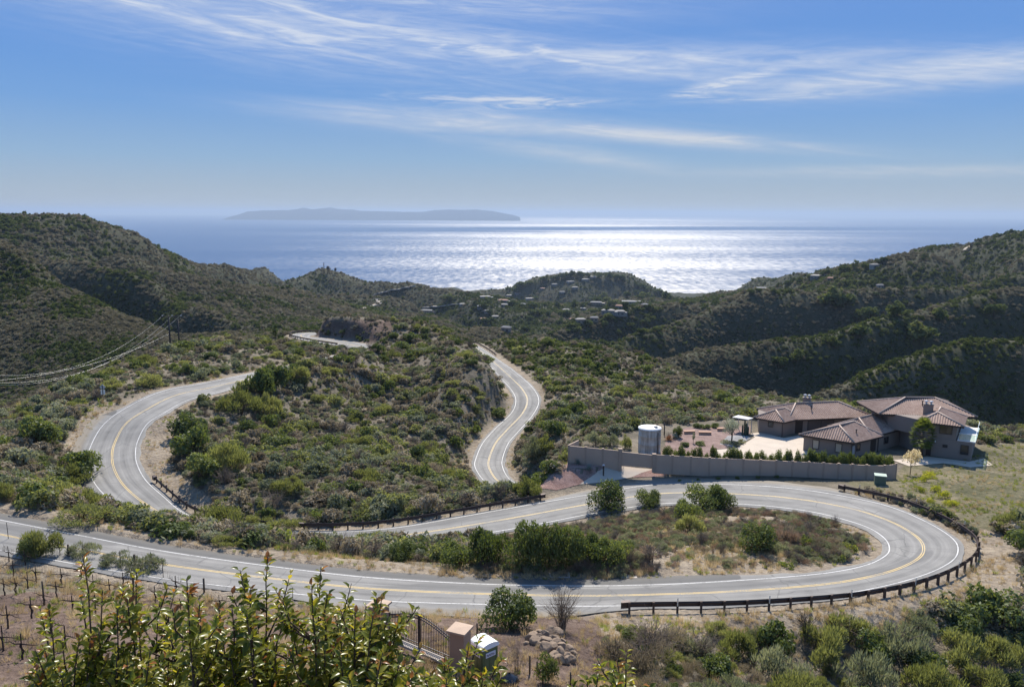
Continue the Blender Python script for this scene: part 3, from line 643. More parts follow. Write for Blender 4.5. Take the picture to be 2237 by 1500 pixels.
ML_FARG = mat_leaf('far_grey_leaf', [(0.15, (0.068, 0.064, 0.044)), (0.5, (0.128, 0.114, 0.082)), (0.85, (0.20, 0.175, 0.132))], 0.3, 0.0, patch=0.012, tcol=(1.15, 1.1, 0.8))
ML_YEL = mat_leaf('yellow_flower_leaf', [(0.15, (0.12, 0.14, 0.024)), (0.5, (0.21, 0.22, 0.03)), (0.85, (0.33, 0.31, 0.04))], 0.45, 0.0)
M_BARK = simple('bark', (0.085, 0.066, 0.050), 0.9, 0.1, 0.4, 6.0)
M_TWIG = simple('twig', (0.17, 0.135, 0.105), 0.9, 0.1, 0.35, 6.0)

def unit(v): return v / np.maximum(np.linalg.norm(v, axis=-1, keepdims=True), 1e-9)
def leaves(rng, c, nrm, ln, wd, axis=None):
    """rhombic leaves at c, facing roughly nrm; returns co, quads, lv"""
    n = len(c); nrm = unit(nrm)
    a = axis if axis is not None else rng.normal(size=(n, 3))
    a = unit(a - nrm * (a * nrm).sum(1, keepdims=True)); b = np.cross(nrm, a)
    ln = np.broadcast_to(ln, n)[:, None]; wd = np.broadcast_to(wd, n)[:, None]
    co = np.stack([c - a * ln * .5, c + b * wd * .5 - a * ln * .05, c + a * ln * .5, c - b * wd * .5 - a * ln * .05], 1)
    return co.reshape(-1, 3), np.arange(4 * n).reshape(n, 4), np.repeat(rng.random(n), 4)
def crown(seed, n, ln, wd, h=1.0, nl=9, spread=0.75, shell=0.55, upb=0.3, lobe=0.42, plume=0.0):
    """crown of unit radius made of leaf-covered lobes, standing on z = 0"""
    rng = np.random.default_rng(seed)
    ang = rng.random(nl) * 6.283; rr = np.sqrt(rng.random(nl)) * spread * 0.8; lz = h * (0.16 + 0.56 * rng.random(nl) * (1.12 - rr)); lr = lobe * (0.7 + 0.55 * rng.random(nl))
    L = np.c_[rr * np.cos(ang), rr * np.sin(ang), lz]; lo = rng.choice(nl, n, p=lr ** 2 / (lr ** 2).sum())
    d = unit(rng.normal(size=(n, 3))); d[:, 2] = np.where(d[:, 2] < -0.45, -d[:, 2], d[:, 2]); rad_ = lr[lo] * (shell + (1 - shell) * rng.random(n) ** 0.5) * (0.88 + 0.25 * rng.random(n))
    s = np.array([1, 1, 0.85 * h]); c = L[lo] + d * rad_[:, None] * s; c[:, 2] = np.maximum(c[:, 2], 0.02 + 0.05 * rng.random(n))
    if plume:
        ax = unit(d * 0.75 + np.array([0, 0, 0.8]) + rng.normal(size=(n, 3)) * 0.45); nr = np.cross(ax, rng.normal(size=(n, 3)))
        return leaves(rng, c, nr, ln * (0.6 + 0.8 * rng.random(n)), wd, ax)
    nr = d + rng.normal(size=(n, 3)) * 0.75 + np.array([0, 0, upb])
    return leaves(rng, c, nr, ln * (0.65 + 0.7 * rng.random(n)), wd * (0.7 + 0.6 * rng.random(n)))
def twigs(seed, n, h=1.0, spread=0.8, r=0.012, sub=2, bend=0.25):
    """bare branching stems from the base, thin three-sided tubes"""
    rng = np.random.default_rng(seed); b = MB()
    for i in range(n):
        a = rng.random() * 6.283; s = spread * (0.25 + 0.75 * rng.random()); hh = h * (0.6 + 0.4 * rng.random())
        p0 = np.array([0.08 * math.cos(a), 0.08 * math.sin(a), 0]); p2 = np.array([s * math.cos(a), s * math.sin(a), hh * (1.05 - 0.35 * s)]); p1 = (p0 + p2) / 2 + np.array([-0.12 * math.cos(a), -0.12 * math.sin(a), bend * 0.4]) + rng.normal(size=3) * 0.04
        b.tube([p0, p1, p2], [r, r * 0.7, r * 0.35], 3, False)
        for k in range(sub):
            t = 0.35 + 0.55 * rng.random(); q0 = p0 * (1 - t) ** 2 + 2 * p1 * t * (1 - t) + p2 * t * t; q1 = q0 + unit(p2 - p1 + rng.normal(size=3) * 0.35) * (0.22 + 0.25 * rng.random()) * h
            b.tube([q0, q1], [r * 0.5, r * 0.2], 3, False)
    return b
def lmesh(name, parts, mat):
    co, f, lv = parts; return mesh_np(name, co, f, [mat], attrs={'lv': lv})
def join_parts(*ps):
    co = []; f = []; lv = []; o = 0
    for c, q, l in ps: co.append(c); f.append(q + o); lv.append(l); o += len(c)
    return np.concatenate(co), np.concatenate(f), np.concatenate(lv)
def tuft(seed, n, h=1.0, spread=0.6, w=0.05, r0=0.35):
    rng = np.random.default_rng(seed); a = rng.random(n) * 6.283; rr = r0 * np.sqrt(rng.random(n)); base = np.c_[rr * np.cos(a), rr * np.sin(a), np.zeros(n)]
    ax = unit(np.c_[np.cos(a) * spread * rng.random(n), np.sin(a) * spread * rng.random(n), np.ones(n)] + rng.normal(size=(n, 3)) * 0.2); ln = h * (0.5 + 0.6 * rng.random(n))
    return leaves(rng, base + ax * ln[:, None] * 0.5, np.cross(ax, rng.normal(size=(n, 3))), ln, w, ax)

# meshes, three of each kind; unit radius
SPEC = {
 'dark':  (ML_DARK,  [crown(10 + i, 1700, .15, .075, 1.05, 11, .8, .6, .3, .40) for i in range(4)]),
 'olive': (ML_OLIVE, [crown(20 + i, 2500, .17, .028, 1.0, 17, 1.0, .35, .3, .29, 1.0) for i in range(4)]),
 'sage':  (ML_SAGE,  [crown(30 + i, 1800, .15, .030, 0.85, 15, 1.0, .35, .3, .28, 1.0) for i in range(3)]),
 'grey':  (ML_GREY,  [crown(40 + i, 1300, .20, .020, 0.75, 9, .9, .2, .3, .38, 1.0) for i in range(3)]),
 'rust':  (ML_RUST,  [crown(50 + i, 1200, .20, .022, 0.8, 9, .9, .2, .3, .38, 1.0) for i in range(3)]),
 'sumac': (ML_DARK,  [crown(60 + i, 3600, .085, .048, 1.25, 14, .78, .6, .25, .36) for i in range(3)]),
 'herb':  (ML_HERB,  [crown(70 + i, 500, .20, .06, 0.5, 7, .9, .2, .5, .34) for i in range(3)]),
 'yellow': (ML_YEL,  [crown(80 + i, 700, .13, .06, 0.8, 7, .8, .5, .4, .40) for i in range(2)]),
}
VM = {k: [lmesh(k + '_crown', p, mt) for p in ps] for k, (mt, ps) in SPEC.items()}
STEM = {}
for k, n in (('dark', 12), ('olive', 14), ('sage', 10), ('grey', 24), ('rust', 18), ('sumac', 14), ('herb', 4), ('yellow', 5)):
    b = twigs(5, n, 0.8, 0.75, 0.016, 2); o_ = b.build('stems', M_TWIG if k in ('grey', 'rust', 'sage') else M_BARK); STEM[k] = o_.data; bpy.data.objects.remove(o_)

NAMES = {'dark': 'chaparral_shrub', 'olive': 'coyote_brush', 'sage': 'sage_shrub', 'grey': 'dry_scrub', 'rust': 'dry_scrub', 'sumac': 'sumac_shrub', 'herb': 'green_herb', 'yellow': 'flowering_shrub'}
def shrub(kind, x, y, rx, rz, label, group=None, z=None, rot=None, name=None, cat='shrub', var=None):
    z = float(hz(x, y)) if z is None else z
    r = random.random() * 6.283 if rot is None else rot
    o = empty(name or NAMES[kind], (x, y, z - 0.04), r, label, cat, group); o.scale = (rx, rx, rz)
    ms = VM[kind]; c = link(bpy.data.objects.new('crown', ms[random.randrange(len(ms)) if var is None else var % len(ms)]), o)
    link(bpy.data.objects.new('stems', STEM[kind]), o); SHRUB_XY.append((x, y, rx)); return o
SHRUB_XY = []
def shrub_px(kind, u, v, w, h, label, group=None, **k):
    """a shrub standing where the ground is seen at (u, v), w x h photograph pixels"""
    p = ground_at(u, v); Z = pix(p)[2]; q = pix(p); s = F / Z
    hs = {'dark': .98, 'olive': .95, 'sage': .85, 'grey': .78, 'rust': .8, 'sumac': 1.12, 'herb': .55, 'yellow': .8}[kind]
    return shrub(kind, p[0], p[1], w / s / 1.72, h / s / hs * 1.0, label, group, float(p[2]), **k)

# ---- shrubs that stand out in the photograph
G1 = 'sumac shrubs in the tall clump on the hairpin island'
for i, (u, v, w, h) in enumerate(((1000,1238,88,72),(1068,1238,92,118),(1148,1240,92,122),(1196,1242,88,118),(1242,1240,86,108),(1292,1238,84,96),(1342,1232,84,82))):
    shrub_px('sumac', u, v, w, h, ('lowest shrub at the end of the tall clump, beside a dead twig', 'tall cone-like shrub standing just clear of the tall clump on the island', 'broad dark shrub at the centre of the tall clump on the island', 'dark shrub in the clump casting the deepest shadow on the road edge', 'rounded shrub in the tall clump just beyond the outlined ground cover', 'shorter shrub in the tall clump with yellowish leaf tips', 'bright-edged shrub ending the tall clump beside brown dry scrub')[i], G1)
shrub_px('sumac', 876, 1226, 62, 52, 'small dark shrub alone on the bare bank between the two road legs')
shrub_px('olive', 815, 1196, 100, 42, 'low olive shrub beside the guardrail end on the bare bank'); shrub_px('olive', 860, 1200, 70, 44, 'low olive shrub touching the small dark shrub on the bank')
shrub_px('sumac', 1334, 1114, 98, 66, 'rounded dark shrub between the road and the driveway apron'); shrub_px('sumac', 1415, 1106, 60, 50, 'small yellow-green shrub on the road edge opposite the boundary gate')
shrub_px('sumac', 1540, 1112, 96, 72, 'upright dark shrub, highest of the three on the island brow'); shrub_px('sumac', 1500, 1138, 64, 62, 'dark shrub at the front of the three on the island brow'); shrub_px('sumac', 1578, 1116, 62, 58, 'rounded dark shrub, last of the three on the island brow')
shrub_px('olive', 1506, 1166, 60, 54, 'yellow-leaved shrub in front of the dark shrubs on the island')
shrub_px('sumac', 1650, 1204, 86, 72, 'lone rounded dark shrub in the middle of the dry island'); shrub_px('rust', 1715, 1186, 56, 46, 'brown dead-looking shrub beside the lone dark island shrub')
shrub_px('sumac', 1110, 1370, 132, 98, 'big rounded shrub on the roadside above the rock pile'); 
for i, (u, v, w, h) in enumerate(((1780,1214,50,20),(1830,1222,46,20),(1858,1205,40,24),(1720,1240,40,16),(1760,1190,44,24),(1800,1180,40,20))):
    shrub_px('herb', u, v, w, h, 'low green herb patch at the tip of the hairpin island', 'green herb patches on the island tip', cat='herb')
G2 = 'brush along the vineyard roadside'
for k, u, v, w, h, lb in (('olive',92,1212,92,78,'tall bright green bush on the vineyard fence line'),('sumac',70,1216,60,55,'dark bush behind the vineyard end post'),('sage',182,1214,64,44,'grey-green bush behind the short wooden fence post'),
    ('sage',245,1232,70,34,'thin grey bush on the fence line beside the road'),('sage',312,1246,86,46,'feathery grey-green bush around the fence stake'),('dark',80,972,92,62,'dark rounded shrub on the outside of the far bend'),('dark',176,1045,84,66,'dark shrub hiding the outer edge line of the far bend'),
    ('olive',160,1062,88,56,'bright olive shrub below the dark shrub at the bend'),('olive',110,1104,92,72,'large olive shrub on the bank above the lower road'),('olive',178,1118,92,56,'olive shrub on the bank close to the road bend'),('olive',10,1092,46,48,'yellowish shrub cut by the picture edge above the road'),
    ('olive',175,1136,110,36,'low bright shrub on the crest of the roadside bank'),('olive',362,1154,66,50,'bright green shrub in the gap between the bend and the lower road'),('sage',430,1160,60,40,'grey-green shrub below the short guardrail'),('olive',470,1152,112,60,'broad olive shrub at the end of the short guardrail'),
    ('olive',492,1176,80,40,'olive shrub on the bank brow beside grey scrub'),('sage',550,1178,82,40,'pale grey shrub on the bank brow'),('grey',630,1196,84,38,'bare grey shrub on the bank before the guardrail'),('sage',690,1194,70,36,'small grey-green shrub under the guardrail end'),('rust',748,1200,54,24,'reddish low shrub on the bare bank'),
    ('olive',560,1150,70,30,'olive shrub around the half-hidden guardrail piece'),('olive',615,1165,90,36,'olive shrub between the two guardrails'),('dark',430,1166,40,26,'small dark shrub on the bank brow')):
    shrub_px(k, u, v, w, h, lb, G2)
G3 = 'shrubs on the inner bank of the far bend'
for k, u, v, w, h, lb in (('dark',410,955,74,50,'dark shrub highest on the inner bank of the far bend'),('dark',424,1000,88,66,'dark bushy shrub beside the bare inner bank'),('dark',440,1046,86,56,'dark shrub lowest on the inner bank, above the short guardrail'),('olive',500,1025,92,72,'yellow-green shrub touching the dark inner-bank shrubs'),
    ('olive',525,905,92,66,'bright olive shrub near the road on the upper inner bank'),('dark',572,862,64,66,'dark tall shrub hiding the road beyond the far bend'),('dark',600,845,70,56,'dark wide shrub at the road bend crest'),('olive',585,905,60,50,'olive shrub below the dark crest shrubs'),('olive',650,830,60,40,'olive shrub low on the knoll shoulder')):
    shrub_px(k, u, v, w, h, lb, G3)
G4 = 'big brush in the gully below the hairpin'
for i, (k, u, v, w, h) in enumerate((('olive',1790,1440,116,92),('sage',1960,1428,124,96),('olive',2092,1446,116,84),('olive',2190,1452,100,76),('sage',1890,1505,132,100),('olive',2040,1520,120,86),('sage',1700,1486,112,88),('olive',1610,1440,96,76),
    ('dark',2190,1360,112,64),('dark',2120,1384,96,60),('sage',1510,1440,90,64),('olive',1850,1400,110,70),('olive',2150,1520,110,80),('sage',2000,1380,84,56),('dark',1690,1420,90,70),('olive',2230,1390,90,64),('olive',1740,1540,120,90),('sage',1600,1540,120,80),('dark',1900,1440,90,60),('grey',1460,1420,90,60),('grey',1400,1460,120,70),('grey',1340,1440,90,60),
    ('olive',2205,1160,70,50),('dark',2232,1215,80,56),('sage',1660,1400,60,44),('olive',1570,1390,60,40),('dark',1560,1480,80,60),('dark',2020,1470,90,66))):
    shrub_px(k, u, v, w, h, {'olive': 'feathery yellow-green bush in the gully below the hairpin guardrail', 'dark': 'dark green bush in the gully below the hairpin guardrail', 'sage': 'grey-green bush in the gully below the hairpin guardrail', 'grey': 'dead-looking grey bush on the slope above the gully'}[k], G4 + (' (%s)' % {'olive': 'yellow-green', 'dark': 'dark', 'sage': 'grey-green', 'grey': 'dead-looking'}[k]))
G5 = 'yellow-flowered shrubs on the slope by the house'
for u, v, w, h in ((2030,1045,38,20),(2022,1052,30,16),(2010,1072,28,14),(2065,1090,36,22),(2032,1098,24,14),(2080,1106,40,16),(2045,1074,30,20)):
    shrub_px('yellow', u, v, w, h, 'low yellow-flowered shrub on the grass beyond the wall end', G5)
for k, u, v, w, h, lb in (('sage',1172,1000,62,66,'grey-green tall shrub on the verge of the second road'),('olive',1100,1088,70,46,'rounded shrub hiding the near end of the second road'),('dark',1215,950,56,40,'dark shrub on the slope below the second road'),('olive',1150,1085,60,50,'olive shrub on the bank under the gravel bed'),('dark',1200,1030,50,34,'dark shrub just outside the wall corner'),
    ('olive',1190,985,50,40,'yellowish shrub beside the verge of the second road'),('dark',1262,910,44,38,'dark round shrub on the slope above the wall'),('dark',1230,920,40,30,'smaller dark shrub left of the round one on the slope above the wall')):
    shrub_px(k, u, v, w, h, lb)

# ---- the brush one could count on the knoll and the near slopes: single shrubs; the rest is ground cover
CELL_A = None
run_max = np.maximum.accumulate((GZ - CAMZ) / GR, axis=0)
def visible(x, y, z, h, slack=0.006):
    t = (z + h - CAMZ) / np.hypot(x, y); c, i, f = cell(x, y); i0 = np.maximum(i - 1, 0)
    return t > run_max[i0, np.round(c).astype(int)] - slack
def scatter(n, r0, r1, th0=-36.5, th1=36.5, logd=1.0, seed=0):
    rng = np.random.default_rng(seed); u = rng.random(n)
    r = np.exp(math.log(r0) + u * (math.log(r1) - math.log(r0))) if logd else np.sqrt(r0 * r0 + u * (r1 * r1 - r0 * r0))
    t = rad(th0) + rng.random(n) * rad(th1 - th0)
    return r * np.sin(t), r * np.cos(t), rng
FREE = ROAD_D.copy(); FREE[YARD_IN] = 0
FREE[px_zone([(1160,1072),(1240,1005),(1430,1015),(1700,1030),(1890,1042),(1960,1040),(1975,1062),(1880,1072),(1800,1075),(1600,1062),(1400,1068),(1200,1100)], 85, 150) > 0] = 0
def zone_px(p, polys):
    q = pix(p); m = np.zeros(len(p), bool)
    for poly in polys: m |= in_poly(q[:, 0], q[:, 1], poly)
    return m
KNOLL = [[(370,960),(520,870),(640,800),(780,790),(900,700),(1010,740),(1080,840),(1110,900),(1040,960),(1030,1040),(1080,1090),(900,1130),(700,1130),(520,1090),(420,1050)]]
SPUR = [[(1100,745),(1330,770),(1640,865),(1630,925),(1400,925),(1270,960),(1200,930),(1190,850),(1120,790)]]
QSLOPE = [[(0,900),(250,815),(400,765),(560,740),(640,752),(700,770),(560,800),(440,812),(300,855),(200,890),(100,910),(0,960)]]
def place_many(polys, n, r0, r1, kinds, size, label, group, seed, gap=0.75):
    x, y, rng = scatter(n * 60, r0, r1, seed=seed, logd=0); z = hz(x, y); p = np.c_[x, y, z]
    ok = zone_px(p, polys) & (sampleg(FREE, x, y) > 2.2) & visible(x, y, z, 1.0, 0.0); got = 0
    taken = [(a, b, r) for a, b, r in SHRUB_XY]
    for i in np.flatnonzero(ok):
        if got >= n: break
        s = size[0] + (size[1] - size[0]) * rng.random() ** 1.8
        if any((x[i] - a) ** 2 + (y[i] - b) ** 2 < (gap * (s + r)) ** 2 for a, b, r in taken): continue
        k = rng.choice(list(kinds), p=list(kinds.values())); taken.append((x[i], y[i], s)); got += 1
        shrub(k, x[i], y[i], s, s * (0.75 + 0.4 * rng.random()), label[k], group + ' (%s)' % label[k].split(' shrub')[0])
LBL = lambda where: {'dark': 'dark green shrub ' + where, 'olive': 'yellow-green shrub ' + where, 'sage': 'grey-green shrub ' + where, 'grey': 'dry grey shrub ' + where, 'rust': 'brown dry shrub ' + where}
place_many(KNOLL, 88, 115, 300, {'dark': .42, 'olive': .38, 'sage': .14, 'grey': .06}, (1.4, 3.6), LBL('on the brushy knoll inside the road bends'), 'shrubs on the knoll', 3)
place_many(SPUR, 40, 140, 300, {'dark': .5, 'olive': .3, 'sage': .2}, (1.4, 3.2), LBL('on the long slope between the second road and the house'), 'shrubs on the long slope', 4)
place_many(QSLOPE, 30, 130, 270, {'dark': .55, 'olive': .45}, (1.5, 3.4), LBL('on the near spur below the utility poles'), 'shrubs on the near spur', 5)

# ---- ground cover: one instanced object per kind of cover
HID = bpy.data.collections.new('cover_shapes')
def cover_proto(lst):
    c = bpy.data.collections.new('cover_kinds'); obs = []
    for i, me in enumerate(lst):
        o = bpy.data.objects.new('shape_%02d' % i, me); c.objects.link(o); obs.append(o)
    return c
def gn_cover(name, pts, scl, rotz, kind, coll):
    me = bpy.data.meshes.new(name); me.vertices.add(len(pts)); me.vertices.foreach_set('co', np.asarray(pts, np.float32).ravel())
    a = me.attributes.new('scl', 'FLOAT_VECTOR', 'POINT'); a.data.foreach_set('vector', np.asarray(scl, np.float32).ravel())
    a = me.attributes.new('rz', 'FLOAT_VECTOR', 'POINT'); a.data.foreach_set('vector', np.asarray(rotz, np.float32).ravel())
    a = me.attributes.new('kidx', 'INT', 'POINT'); a.data.foreach_set('value', np.asarray(kind, np.int32))
    o = link(bpy.data.objects.new(name, me)); g = bpy.data.node_groups.new(name, 'GeometryNodeTree')
    g.interface.new_socket('Geometry', in_out='INPUT', socket_type='NodeSocketGeometry'); g.interface.new_socket('Geometry', in_out='OUTPUT', socket_type='NodeSocketGeometry')
    N = g.nodes.new; gi = N('NodeGroupInput'); go = N('NodeGroupOutput'); ci = N('GeometryNodeCollectionInfo'); ci.inputs['Collection'].default_value = coll; ci.inputs['Separate Children'].default_value = True; ci.inputs['Reset Children'].default_value = True
    ip = N('GeometryNodeInstanceOnPoints'); ip.inputs['Pick Instance'].default_value = True
    def attr(nm, ty):
        n = N('GeometryNodeInputNamedAttribute'); n.data_type = ty; n.inputs[0].default_value = nm; return n.outputs[0]
    e2r = N('FunctionNodeEulerToRotation'); L = g.links.new
    L(attr('rz', 'FLOAT_VECTOR'), e2r.inputs[0]); L(gi.outputs[0], ip.inputs['Points']); L(ci.outputs[0], ip.inputs['Instance']); L(attr('kidx', 'INT'), ip.inputs['Instance Index']); L(e2r.outputs[0], ip.inputs['Rotation']); L(attr('scl', 'FLOAT_VECTOR'), ip.inputs['Scale']); L(ip.outputs[0], go.inputs[0])
    md = o.modifiers.new('cover', 'NODES'); md.node_group = g; tag(o, kind='stuff'); return o
LODK = [('dark', ML_FARD), ('grey', ML_FARG)]
far_shapes = [lmesh('far_shrub', crown(200 + i, 150, .34, .22, .95, 6, .75, .7, .35, .45), ML_FARD) for i in range(4)] + [lmesh('far_scrub', crown(220 + i, 130, .34, .18, .75, 6, .8, .6, .35, .45), ML_FARG) for i in range(4)]
C_FAR = cover_proto(far_shapes)
_tw = []
for _s in (31, 32, 33):
    _o = twigs(_s, 34, 1.0, .8, .014, 5, .2).build('dead_scrub', M_TWIG); _tw.append(_o.data); bpy.data.objects.remove(_o)
mid_shapes = [lmesh('mid_shrub', crown(240 + i, 420, .26, .11, .95, 9, .8, .5, .35, .42), m) for m in (ML_DARK, ML_OLIVE, ML_SAGE, ML_GREY) for i in range(3)] + _tw
C_MID = cover_proto(mid_shapes)
near_shapes = VM['dark'][:2] + VM['olive'][:2] + VM['sage'][:2] + VM['grey'][:2] + VM['rust'][:2] + _tw[:2]
C_NEAR = cover_proto(near_shapes)
C_GRASS = cover_proto([lmesh('hay', tuft(300 + i, 46, 1.0, .7, .035), ML_HAY) for i in range(3)] + [lmesh('blades', tuft(310 + i, 46, .8, .8, .05), ML_HERB) for i in range(3)])
def slopefac(x, y, h):
    return 1.0
def do_cover(name, n, r0, r1, coll, pick, size, keep, seed, th=(-36.5, 36.5), hh=1.5, mingap=0.0):
    x, y, rng = scatter(n, r0, r1, th[0], th[1], 1.0, seed); z = hz(x, y); pr = keep(x, y, z)
    ok = (rng.random(len(x)) < pr) & visible(x, y, z, hh)
    x, y, z = x[ok], y[ok], z[ok]; r = np.hypot(x, y); s = size(r, rng, x, y); k = pick(x, y, z, r, rng)
    sc = np.c_[s * (0.75 + 0.6 * rng.random(len(x))), s * (0.75 + 0.6 * rng.random(len(x))), s * (0.85 + 0.85 * rng.random(len(x)))]; rz = np.zeros((len(x), 3)); rz[:, 2] = rng.random(len(x)) * 6.283; rz[:, :2] = rng.normal(size=(len(x), 2)) * 0.12
    gn_cover(name, np.c_[x, y, z - 0.06 * s], sc, rz, k, coll); print(name, len(x))
# ---------------------------------------------------------------- guardrails
M_RAIL = simple('rusted_rail', (0.060, 0.040, 0.034), 0.55, 0.4, 0.35, 2.0, 0.35)
M_POST = simple('rail_post_wood', (0.085, 0.060, 0.048), 0.85, 0.2, 0.4, 5.0)
M_REFL = simple('marker_plate', (0.55, 0.52, 0.46), 0.5, 0.4, 0.1)
M_ORANGE = simple('orange_sheeting', (0.60, 0.24, 0.05), 0.5, 0.4, 0.15); M_BLACK = simple('black_plastic', (0.015, 0.015, 0.017), 0.4, 0.5, 0.2)
def resample(p, step):
    s = np.r_[0, np.cumsum(np.linalg.norm(np.diff(p[:, :3], axis=0), axis=1))]; n = max(2, int(round(s[-1] / step)) + 1); t = np.linspace(0, s[-1], n)
    return np.stack([np.interp(t, s, p[:, k]) for k in range(3)], 1)
def guardrail(E, O, off, label, step=2.1, ends=(True, True), markers=4):
    """rail along edge line E, on the side away from the opposite edge O"""
    d = E - O; d[:, 2] = 0; d = unit(d); off = np.broadcast_to(off, len(E)); base = E + d * off[:, None]
    p = resample(base, step); tg = unit(np.gradient(p, axis=0)); o3 = np.stack([np.interp(np.linspace(0, 1, len(p)), np.linspace(0, 1, len(d)), d[:, k]) for k in range(3)], 1); o3 = unit(o3)
    root = empty('guardrail', tuple(p[len(p) // 2]), 0, label, 'guardrail'); M = Matrix.Translation(-root.location)
    def add(b, nm, mat, par=root):
        o = b.build(nm, mat, par); o.data.transform(M); return o
    b = MB(); pp = resample(base, 0.95); zc = 0.62
    prof = [(0.06, 0.235), (0.0, 0.165), (0.06, 0.08), (0.06, -0.08), (0.0, -0.165), (0.06, -0.235)]   # W section, depth outwards
    dd = np.stack([np.interp(np.linspace(0, 1, len(pp)), np.linspace(0, 1, len(d)), d[:, k]) for k in range(3)], 1)
    vs = []; fs = []; k = len(prof)
    for q, n in zip(pp, dd):
        for sg in (0, 0.012): vs += [q + n * (a + sg) + np.array([0, 0, zc + h]) for a, h in prof]
    for i in range(len(pp) - 1):
        for j in range(k - 1):
            a = i * 2 * k + j; fs += [(a, a + 1, a + 2 * k + 1, a + 2 * k), (a + k, a + 3 * k, a + 3 * k + 1, a + k + 1)]
        for j in (0, k - 1):
            a = i * 2 * k + j; fs.append((a, a + k, a + 3 * k, a + 2 * k))
    b.add(vs, fs); add(b, 'beam', M_RAIL)
    for i, (q, t, n) in enumerate(zip(p, tg, o3)):
        c = q + n * 0.26; zb = min(float(hz(c[0], c[1])), q[2]) - 0.5; rot = Matrix((Vector(t * [1, 1, 0]).normalized(), Vector(n), Vector((0, 0, 1)))).transposed()
        b = MB(); b.box((c[0], c[1], (zb + q[2] + 0.93) / 2), (0.20, 0.20, q[2] + 0.93 - zb), rot=rot); b.box(q + n * 0.115 + np.array([0, 0, zc]), (0.16, 0.12, 0.42), rot=rot)
        add(b, 'post', M_POST)
        if markers and i % markers == 2:
            b = MB(); b.box(q + n * 0.38 + np.array([0, 0, 0.95]), (0.10, 0.02, 0.75), rot=rot); add(b, 'marker_plate', M_REFL)
    for e, (q, t, n) in zip(ends, ((p[0], -tg[0], o3[0]), (p[-1], tg[-1], o3[-1]))):
        if e:
            rot = Matrix((Vector(t * [1, 1, 0]).normalized(), Vector(n), Vector((0, 0, 1)))).transposed(); c = q + t * 0.35 + np.array([0, 0, zc])
            b = MB(); b.box(c, (0.75, 0.42, 0.54), rot=rot); h = add(b, 'end_terminal', M_RAIL)
            b = MB(); f = c + t * 0.385; b.box(f, (0.02, 0.46, 0.62), rot=rot); pl = add(b, 'end_plate', M_BLACK, h); pl.parent = h
            b = MB(); R3 = np.array(rot)
            for k in range(-1, 2):
                q0 = [f + t * 0.014 + R3 @ np.array([0, y, z]) for y, z in ((-.22, k * .2 - .09), (.22, k * .2 + .05), (.22, k * .2 + .14), (-.22, k * .2 + .0))]
                q0 = [x * 1.0 for x in q0]; b.add(q0, [(0, 1, 2, 3)])
            s = add(b, 'chevron', M_ORANGE, h)
    return root
def sub(A, i0, i1): return A[i0:i1 + 1].copy()
guardrail(sub(R1R, 76, 181), sub(R1L, 76, 181), np.interp(np.arange(106), [0, 35, 70, 105], [1.0, 1.5, 2.1, 2.0]), 'long dark guardrail sweeping around the outside of the near hairpin')
guardrail(sub(R1R, 237, 278), sub(R1L, 237, 278), 1.0, 'dark guardrail rising from the bare bank to the gravel bed', markers=0)
guardrail(sub(R1R, 283, 291), sub(R1L, 283, 291), 1.0, 'piece of guardrail half buried in olive brush', markers=0)
guardrail(sub(R1R, 303, 327), sub(R1L, 303, 327), 1.0, 'short guardrail with pale end on the inside of the far bend', markers=0)
guardrail(sub(R1L, 478, 532), sub(R1R, 478, 532), 1.0, 'far guardrail looping around the bend before the dark road cutting', markers=0)
guardrail(sub(R2R, 0, 17), sub(R2L, 0, 17), 1.0, 'far guardrail where the second road disappears behind the knoll', markers=0)

# ---------------------------------------------------------------- yard surfaces
def drape(name, poly, mat, dz, step=0.6, on_px=True, level=None):
    q = np.array([ground_at(u, v, 60, 200) if level is None else at_level(u, v, level) for u, v in poly]) if on_px else np.array(poly, float)
    bm = bmesh.new(); vs = [bm.verts.new((a[0], a[1], 0)) for a in q]; f = bm.faces.new(vs); bmesh.ops.triangulate(bm, faces=[f])
    x0, y0 = q[:, 0].min(), q[:, 1].min(); x1, y1 = q[:, 0].max(), q[:, 1].max()
    for ax, a0, a1 in (((1, 0, 0), x0, x1), ((0, 1, 0), y0, y1)):
        k = a0 + step
        while k < a1:
            bmesh.ops.bisect_plane(bm, geom=bm.verts[:] + bm.edges[:] + bm.faces[:], plane_co=(k, k, 0), plane_no=ax); k += step
    for v in bm.verts: v.co.z = float(hz(v.co.x, v.co.y)) + dz
    bmesh.ops.recalc_face_normals(bm, faces=bm.faces[:]); me = bpy.data.meshes.new(name)
    if sum(f.normal.z for f in bm.faces) < 0: bmesh.ops.reverse_faces(bm, faces=bm.faces[:])
    bm.to_mesh(me); bm.free(); me.materials.append(mat); return tag(link(bpy.data.objects.new(name, me)), kind='structure')
M_CONC = simple('pale_concrete', (0.42, 0.355, 0.285), 0.85, 0.15, 0.18, 0.6, 0, 0.2, 8)
def mat_gravel(name, c0, c1):
    m, T = new_mat(name); c = T.n('ShaderNodeTexCoord').outputs['Object']; n = T.noise(c, 9.0, 4, 0.8); n2 = T.noise(c, 0.8, 3, 0.6)
    b = pbsdf(T, T.mix(T.sstep(T.m('ADD', T.m('MULTIPLY', n, .7), T.m('MULTIPLY', n2, .3)), 0.36, 0.62), c0, c1), 0.95, 0.05); bump(T, b, n, 0.7, 0.05); return m
M_REDG = mat_gravel('red_gravel', (0.155, 0.088, 0.072), (0.32, 0.215, 0.18)); M_BRNG = mat_gravel('brown_gravel', (0.125, 0.085, 0.075), (0.26, 0.185, 0.160)); M_GRYG = mat_gravel('grey_gravel', (0.13, 0.13, 0.13), (0.30, 0.29, 0.28))
